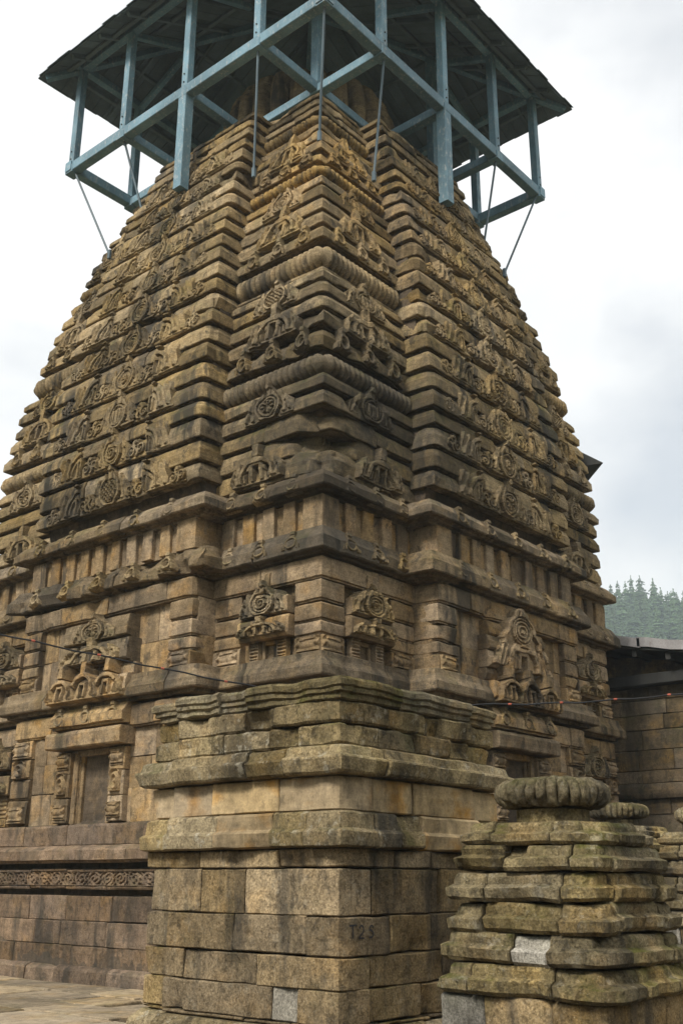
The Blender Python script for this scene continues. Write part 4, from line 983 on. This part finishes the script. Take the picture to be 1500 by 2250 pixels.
kap1 = [(-.35, 2.275), (.05, 2.266), (.10, 2.272), (.12, 2.29), (.15, 2.385), (.145, 2.40), (.105, 2.415), (.085, 2.48), (.05, 2.497), (-.35, 2.50)]
pcourse('moulding_stone', kap1, Mo, (-2.75,), (-3.47, -2.95), .5, .30, chip=.9)
pcourse('upper_block', bx(2.503, 2.68, .02), M['mottled'], (-2.9, -2.35), (-2.9, -2.4), .45, .5, chip=.9, gap=.004, jo=.016, amp=.011)
pcourse('upper_block', bx(2.683, 2.86, .02), M['mottled'], (-2.6,), (-2.75, -2.5), .75, .65, chip=.9, jo=.016, gap=.004, amp=.011)
# the riven cap of thin layers
pcourse('cap_slab', [(-.5, 2.863), (.0, 2.863), (.018, 2.875), (.012, 2.915), (.04, 2.93), (.03, 2.965), (.05, 2.98), (.045, 3.025), (.02, 3.05), (-.06, 3.062), (-.5, 3.08)], M['cap'], (-2.3,), (-2.6,), 1.05, .8, amp=.014, chip=1, jo=.014, jz=.004, seg=.045, ps=.03)
rs_ = obj('infill', [(PX + .2, PY + .2, .1), (XR2 - .1, PY + .2, .1), (XR2 - .1, YL2 - .1, .1), (PX + .2, YL2 - .1, .1), (PX + .2, PY + .2, 3.03), (XR2 - .1, PY + .2, 3.03), (XR2 - .1, YL2 - .1, 3.03), (PX + .2, YL2 - .1, 3.03)],
     [(0, 1, 5, 4), (1, 2, 6, 5), (2, 3, 7, 6), (3, 0, 4, 7), (4, 5, 6, 7)], M['core'], ped, False); rs_.location = -Vector(ped.location)
# painted letters T2S on the right face
def stroke(pl, w=.006):
    V = []; F = []
    for (x0, z0), (x1, z1) in zip(pl[:-1], pl[1:]):
        dx, dz = x1 - x0, z1 - z0; l = math.hypot(dx, dz); nx, nz = -dz / l * w, dx / l * w; b = len(V)
        V += [(x0 + nx, PY - .016, z0 + nz), (x0 - nx, PY - .016, z0 - nz), (x1 - nx, PY - .016, z1 - nz), (x1 + nx, PY - .016, z1 + nz)]; F.append((b, b + 1, b + 2, b + 3))
    return V, F
mb = MB()
T2 = [[(-3.84, 1.135), (-3.76, 1.14)], [(-3.80, 1.138), (-3.795, 1.045)],
      [(-3.72, 1.115), (-3.70, 1.135), (-3.675, 1.13), (-3.665, 1.105), (-3.68, 1.08), (-3.725, 1.045), (-3.66, 1.043)],
      [(-3.545, 1.12), (-3.565, 1.135), (-3.59, 1.125), (-3.595, 1.105), (-3.56, 1.09), (-3.545, 1.07), (-3.56, 1.048), (-3.60, 1.045)]]
for s in T2: mb.add(*stroke(s))
lt = mb.build('painted_letters', M['ink'], ped); lt.location = -Vector(ped.location)

# ------------------------------------------------------------------ miniature shrines
def mini_shrine(cx, cy, zoff, sc, label, seed, body_dx=.04, coarse=False):
    r = random.Random(seed)
    root = empty('miniature_shrine', label, 'shrine', (cx, cy, 0), 'miniature stone shrines')
    def add(name, V, F, mat, sharp=50):
        o = obj(name, [((v[0]) * sc, (v[1]) * sc, (v[2] - 2.2) * sc + 2.2 + zoff) for v in V], F, mat, root, True, sharp); return o
    rows = [(1.715, 1.875, .575), (1.535, 1.71, .63), (1.335, 1.527, .655), (1.13, 1.325, .675), (.925, 1.122, .70), (.725, .918, .735)]
    for i, (z0, z1, h) in enumerate(rows):
        hz = z1 - z0; c0 = (body_dx, -body_dx * .3)
        st = .07                                  # middle of each side stands forward
        prof = [(-.25, z0 + .0), (-.03, z0), (0, z0 + .025), (.006, z0 + .46 * hz), (-.008, z0 + .50 * hz), (-.055, z0 + .60 * hz), (-.062, z1 - .03), (-.085, z1 - .003), (-.25, z1 + .006)]
        x0, x1, y0, y1 = c0[0] - h, c0[0] + h, c0[1] - h, c0[1] + h
        e = h * .45
        full = [(x1, y1 - .02), (x1, y0 + e), (x1, y0), (x0 + 2 * h - e, y0), (x0 + e, y0), (x0, y0), (x0, y0 + e), (x0, y1 - e), (x0, y1), (x1 - .02, y1)]
        pth = [(x1, y1), (x1, y0 + e), (x1 - st, y0 + e), (x1 - st, y0 + st), (x1 - e, y0 + st), (x1 - e, y0), (x0 + e, y0), (x0 + e, y0 + st), (x0 + st, y0 + st), (x0 + st, y0 + e), (x0, y0 + e), (x0, y1 - e), (x0 + st, y1 - e), (x0 + st, y1 - st), (x1 - .05, y1 - st)]
        pth = [(x1, y1), (x1, y0), (x0, y0), (x0, y1), (x1 - .01, y1)]
        L_ = path_len(pth); cuts = [0, h * 1.1 + r.uniform(-.2, .2)]
        # joints: one or two on each of the seen faces
        cuts += [2 * h + .45 * h + r.uniform(-.15, .2), 2 * h + 1.35 * h + r.uniform(-.2, .2), 4 * h + .5 * h + r.uniform(-.2, .2), 4 * h + 1.3 * h + r.uniform(-.15, .2), 6.45 * h]
        cuts = sorted(cuts) + [L_]
        if i == 4 and not coarse: cuts = [0, 2.5 * h, 3.45 * h, 4.66 * h, 5.06 * h, 6.45 * h, L_]
        for a, b in zip(cuts[:-1], cuts[1:]):
            if b - a < .08: continue
            _seed[0] += 1; r2_ = random.Random(_seed[0] * 7 + seed)
            ch = [(r2_.uniform(0, b - a), r2_.uniform(.06, .2), r2_.uniform(.03, .09), r2_.choice((0, 0, 1))) for _ in range(r2_.randint(0, 2))]
            V, F = sweep(sub_path(pth, a + .006, b - .006), prof, seg=.045 if not coarse else .12, ps=.04 if not coarse else .1, amp=.011, seed=_seed[0], wear=.05, rnd=.016, chips=ch, do=r2_.uniform(-.02, .015), dz=r2_.uniform(-.012, .006))
            mt = M['granite'] if (not coarse and ((i == 4 and abs(a - 4.66 * h) < .01))) else M['mossy']
            add('course_stone', V, F, mt, 22)
    h0 = .66
    for k, (z0, z1) in enumerate(((.40, .715), (-.02 - zoff, .395))):
        pth = [(h0, h0), (h0, -h0), (-h0, -h0), (-h0, h0), (h0 - .01, h0)]
        pth = [(x + body_dx, y) for x, y in pth]
        L_ = path_len(pth)
        for a, b in zip([0, 1.32 + .45, 1.32 + 1.0, 3.05, 3.58, 4.0], [1.32 + .45, 1.32 + 1.0, 3.05, 3.58, 4.0, L_]):
            _seed[0] += 1; V, F = sweep(sub_path(pth, a + .004, b - .004), box_prof(z0, z1, .2, .015), seg=.09, amp=.01, seed=_seed[0], wear=.02)
            add('base_stone', V, F, M['granite'] if (k == 0 and 3.5 < a < 3.7) else M['pedestal'])
    V = [(x + body_dx, y, z) for z in (.05, 1.84) for x, y in ((-.40, -.40), (.40, -.40), (.40, .40), (-.40, .40))]
    V = [((v[0]) * sc, v[1] * sc, (v[2] - 2.2) * sc + 2.2 + zoff) for v in V]
    obj('infill', V, [(0, 1, 5, 4), (1, 2, 6, 5), (2, 3, 7, 6), (3, 0, 4, 7), (4, 5, 6, 7)], M['core'], root, False)
    V, F = tube_geo([(0, 0, 1.80), (0, 0, 1.89), (0, 0, 1.97)], [.29, .275, .27], 28); add('neck', np.array(V), F, M['mossy'])
    V, F = amalaka_geo((0, 0), 1.985, 2.195, .44, 30, seg=8, nv=12, neck=.60, seed=seed, rough=.028); add('fluted_disc', V, F, M['mossy'], 75)
    return root
mini_shrine(-3.125, -5.123, 0, 1.0, 'largest mossy miniature shrine of stacked courses under a fluted disc, beside the pedestal', 3)
mini_shrine(4.323, -1.993, .33, 1.0, 'second miniature shrine, only its fluted disc showing behind the largest one', 8, coarse=True)
mini_shrine(3.71, -3.587, .20, 1.0, 'miniature shrine cut by the right picture edge, before the dark hall wall', 12, coarse=True)

# ------------------------------------------------------------------ hall on the right, behind
hall = empty('stone_hall', 'low dark stone hall with metal-edged roof behind the tower on the right', 'building', (10, -2, 0))
HX = 10.0
def hpart(name, V, F, mat, smooth=True):
    o = obj(name, V, F, mat, hall, smooth); o.location = -Vector(hall.location); return o
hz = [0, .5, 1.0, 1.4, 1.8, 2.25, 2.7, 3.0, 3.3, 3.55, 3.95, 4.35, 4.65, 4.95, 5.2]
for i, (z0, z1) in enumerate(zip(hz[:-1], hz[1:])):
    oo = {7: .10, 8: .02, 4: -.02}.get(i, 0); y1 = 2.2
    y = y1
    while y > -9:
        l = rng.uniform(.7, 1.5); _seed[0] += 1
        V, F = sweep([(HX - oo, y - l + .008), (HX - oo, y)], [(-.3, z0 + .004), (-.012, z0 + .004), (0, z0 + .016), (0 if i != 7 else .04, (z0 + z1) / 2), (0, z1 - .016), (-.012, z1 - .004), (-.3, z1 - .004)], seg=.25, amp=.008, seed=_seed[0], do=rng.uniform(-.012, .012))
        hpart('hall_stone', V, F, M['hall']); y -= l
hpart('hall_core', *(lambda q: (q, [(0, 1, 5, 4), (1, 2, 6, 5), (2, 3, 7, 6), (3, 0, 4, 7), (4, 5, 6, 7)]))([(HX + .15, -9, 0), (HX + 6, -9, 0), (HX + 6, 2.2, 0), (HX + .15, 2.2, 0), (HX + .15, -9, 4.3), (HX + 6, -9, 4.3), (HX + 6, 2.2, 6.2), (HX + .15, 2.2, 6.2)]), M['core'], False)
# eave beam and rafters under the overhanging roof
hpart('eave_beam', *beam_geo((HX - .15, -9, 5.32), (HX - .15, 2.2, 5.32), .3, .22), M['darkwood'], False)
rz = lambda y: 6.22 + (y - .5) * .20
for y in np.arange(2.0, -4.0, -.7): hpart('hall_rafter', *beam_geo((HX - .55, y, rz(y) - .28), (HX + 4, y, rz(y) - .28), .1, .14), M['darkwood'], False)
def roof_panel(name, y0, y1, zo, mat, x0, x1, th=.02, n=8):
    V = []
    for k in range(n + 1):
        y = y0 + (y1 - y0) * k / n; z = rz(y) + zo + .012 * math.sin(k * 1.7 + y0)
        V += [(x0, y, z), (x1, y, z), (x0, y, z - th), (x1, y, z - th)]
    F = []
    for k in range(n):
        b = 4 * k; F += [(b, b + 1, b + 5, b + 4), (b + 2, b + 6, b + 7, b + 3), (b, b + 4, b + 6, b + 2), (b + 1, b + 3, b + 7, b + 5)]
    F += [(0, 2, 3, 1), (4 * n, 4 * n + 1, 4 * n + 3, 4 * n + 2)]
    hpart(name, V, F, mat, False)
roof_panel('hall_roof', 2.3, -6, -.12, M['darkwood'], HX - .62, HX + 6, .08)
for k, (y0, y1, dz) in enumerate(((2.3, .95, 0), (1.0, -.28, .004), (-.22, -1.6, .012), (-1.55, -3.2, .0), (-3.15, -4.8, .006), (-4.75, -6, .0))):
    roof_panel('roof_edge_sheet', y0, y1, dz + .03, M['sheet'], HX - .66, HX + .9, .19, 6)

# metal corner jutting past the spire on the right
V = [(8.62, .42, 10.12), (8.60, -.20, 9.74), (8.60, .40, 9.78), (9.3, .5, 10.1), (9.3, .45, 9.76)]
V = [(8.75, .75, 10.42), (8.62, -.17, 9.70), (8.66, .75, 9.80), (9.6, .75, 10.2), (9.6, .7, 9.78)]
o = obj('metal_roof_corner', V, [(0, 1, 2), (0, 3, 1), (1, 3, 4), (1, 4, 2), (0, 2, 4, 3)], M['darkwood'], None, False)
tag(o, 'dark pointed metal roof corner jutting past the right edge of the spire', 'roof corner')

# ------------------------------------------------------------------ conifers on the hill
def conifer_meshes(seed):
    r = random.Random(seed); H = 1.0; V = []; F = []
    nl = 15
    for i in range(nl):
        q = i / (nl - 1); z = .12 + .86 * q; rad = (.25 * (1 - q) ** .8 + .015) * r.uniform(.75, 1.15); nb_ = 9 if q < .7 else 6
        for k in range(nb_):
            a = 2 * math.pi * (k + r.random() * .8) / nb_; rr = rad * r.uniform(.55, 1.15); ca, sa = math.cos(a), math.sin(a)
            zz = z + r.uniform(-.02, .02); wd = rr * r.uniform(.28, .42); b = len(V)
            for (t, wv, dz) in ((.02, .15, .0), (.45, .8, .012), (.75, 1., -.002), (1., .25, -.03)):
                for sg in (-1, 1): V.append((ca * rr * t - sa * wd * wv * sg, sa * rr * t + ca * wd * wv * sg, zz + dz * (1.6 - q) - (.012 * abs(sg) * wv) + r.uniform(-.006, .006)))
                V.append((ca * rr * t, sa * rr * t, zz + dz * (1.6 - q) + .006))
            for s in range(3):
                p = b + 3 * s; F += [(p, p + 2, p + 5, p + 3), (p + 2, p + 1, p + 4, p + 5)]
            # hanging sprays under the branch
            for s in range(3):
                t = r.uniform(.4, 1.0); c = len(V); w2 = wd * .5; px, py = ca * rr * t, sa * rr * t
                V += [(px - sa * w2, py + ca * w2, zz + .005), (px + sa * w2, py - ca * w2, zz + .005), (px, py, zz - r.uniform(.03, .055))]; F.append((c, c + 1, c + 2))
    crown = new_mesh('crown', V, F, M['needle'], False)
    Vt, Ft = tube_geo([(0, 0, -.03), (.004, 0, .4), (0, .003, .98)], [.018, .011, .002], 6)
    return crown, new_mesh('trunk', Vt, Ft, M['bark'], True)
CM = [conifer_meshes(s) for s in (1, 2, 3, 4)]
tr = random.Random(11)
def tree(F_, R2, h, label, group):
    x, y = world_xy(F_, R2); z = hill_z(F_, R2)
    root = empty('conifer_tree', label, 'tree', (x, y, z), group)
    c, tk = CM[tr.randrange(4)]; s = tr.uniform(.85, 1.25)
    root.rotation_euler = (0, 0, tr.uniform(0, 6.28)); root.scale = (h * s, h * s, h)
    link('crown', c, root); link('trunk', tk, root)
for row, F_ in enumerate((335, 346, 356, 366, 376, 385, 393, 401, 408, 416)):
    R2 = .13 * F_
    while R2 < .46 * F_:
        ridge = row >= 8
        tree(F_ + tr.uniform(-4, 4), R2 + tr.uniform(-2, 2), tr.uniform(10, 20), 'tall conifer standing on the skyline of the wooded hill' if ridge else 'conifer among the wooded slope below the skyline', 'conifers along the ridge' if ridge else 'conifers on the hillside')
        inview = .228 * F_ < R2 < .365 * F_
        R2 += (tr.uniform(2.2, 3.4) if ridge else tr.uniform(3.0, 4.4)) if inview else tr.uniform(7, 11)

# ------------------------------------------------------------------ haze
hb = [(-g - 20, -g - 20, -1.2), (g + 20, -g - 20, -1.2), (g + 20, g + 20, -1.2), (-g - 20, g + 20, -1.2)]
V = hb + [(a, b, 140) for a, b, _ in hb]
hm = bpy.data.materials.new('haze'); hm.use_nodes = True; t = hm.node_tree; t.nodes.clear()
ho = t.nodes.new('ShaderNodeOutputMaterial'); pv = t.nodes.new('ShaderNodeVolumePrincipled')
pv.inputs['Density'].default_value = .0008; pv.inputs['Color'].default_value = (.80, .92, 1.0, 1); pv.inputs['Anisotropy'].default_value = .2
t.links.new(pv.outputs['Volume'], ho.inputs['Volume'])
o = obj('haze', V, [(3, 2, 1, 0), (4, 5, 6, 7), (0, 1, 5, 4), (1, 2, 6, 5), (2, 3, 7, 6), (3, 0, 4, 7)], hm, None, False); o['kind'] = 'stuff'
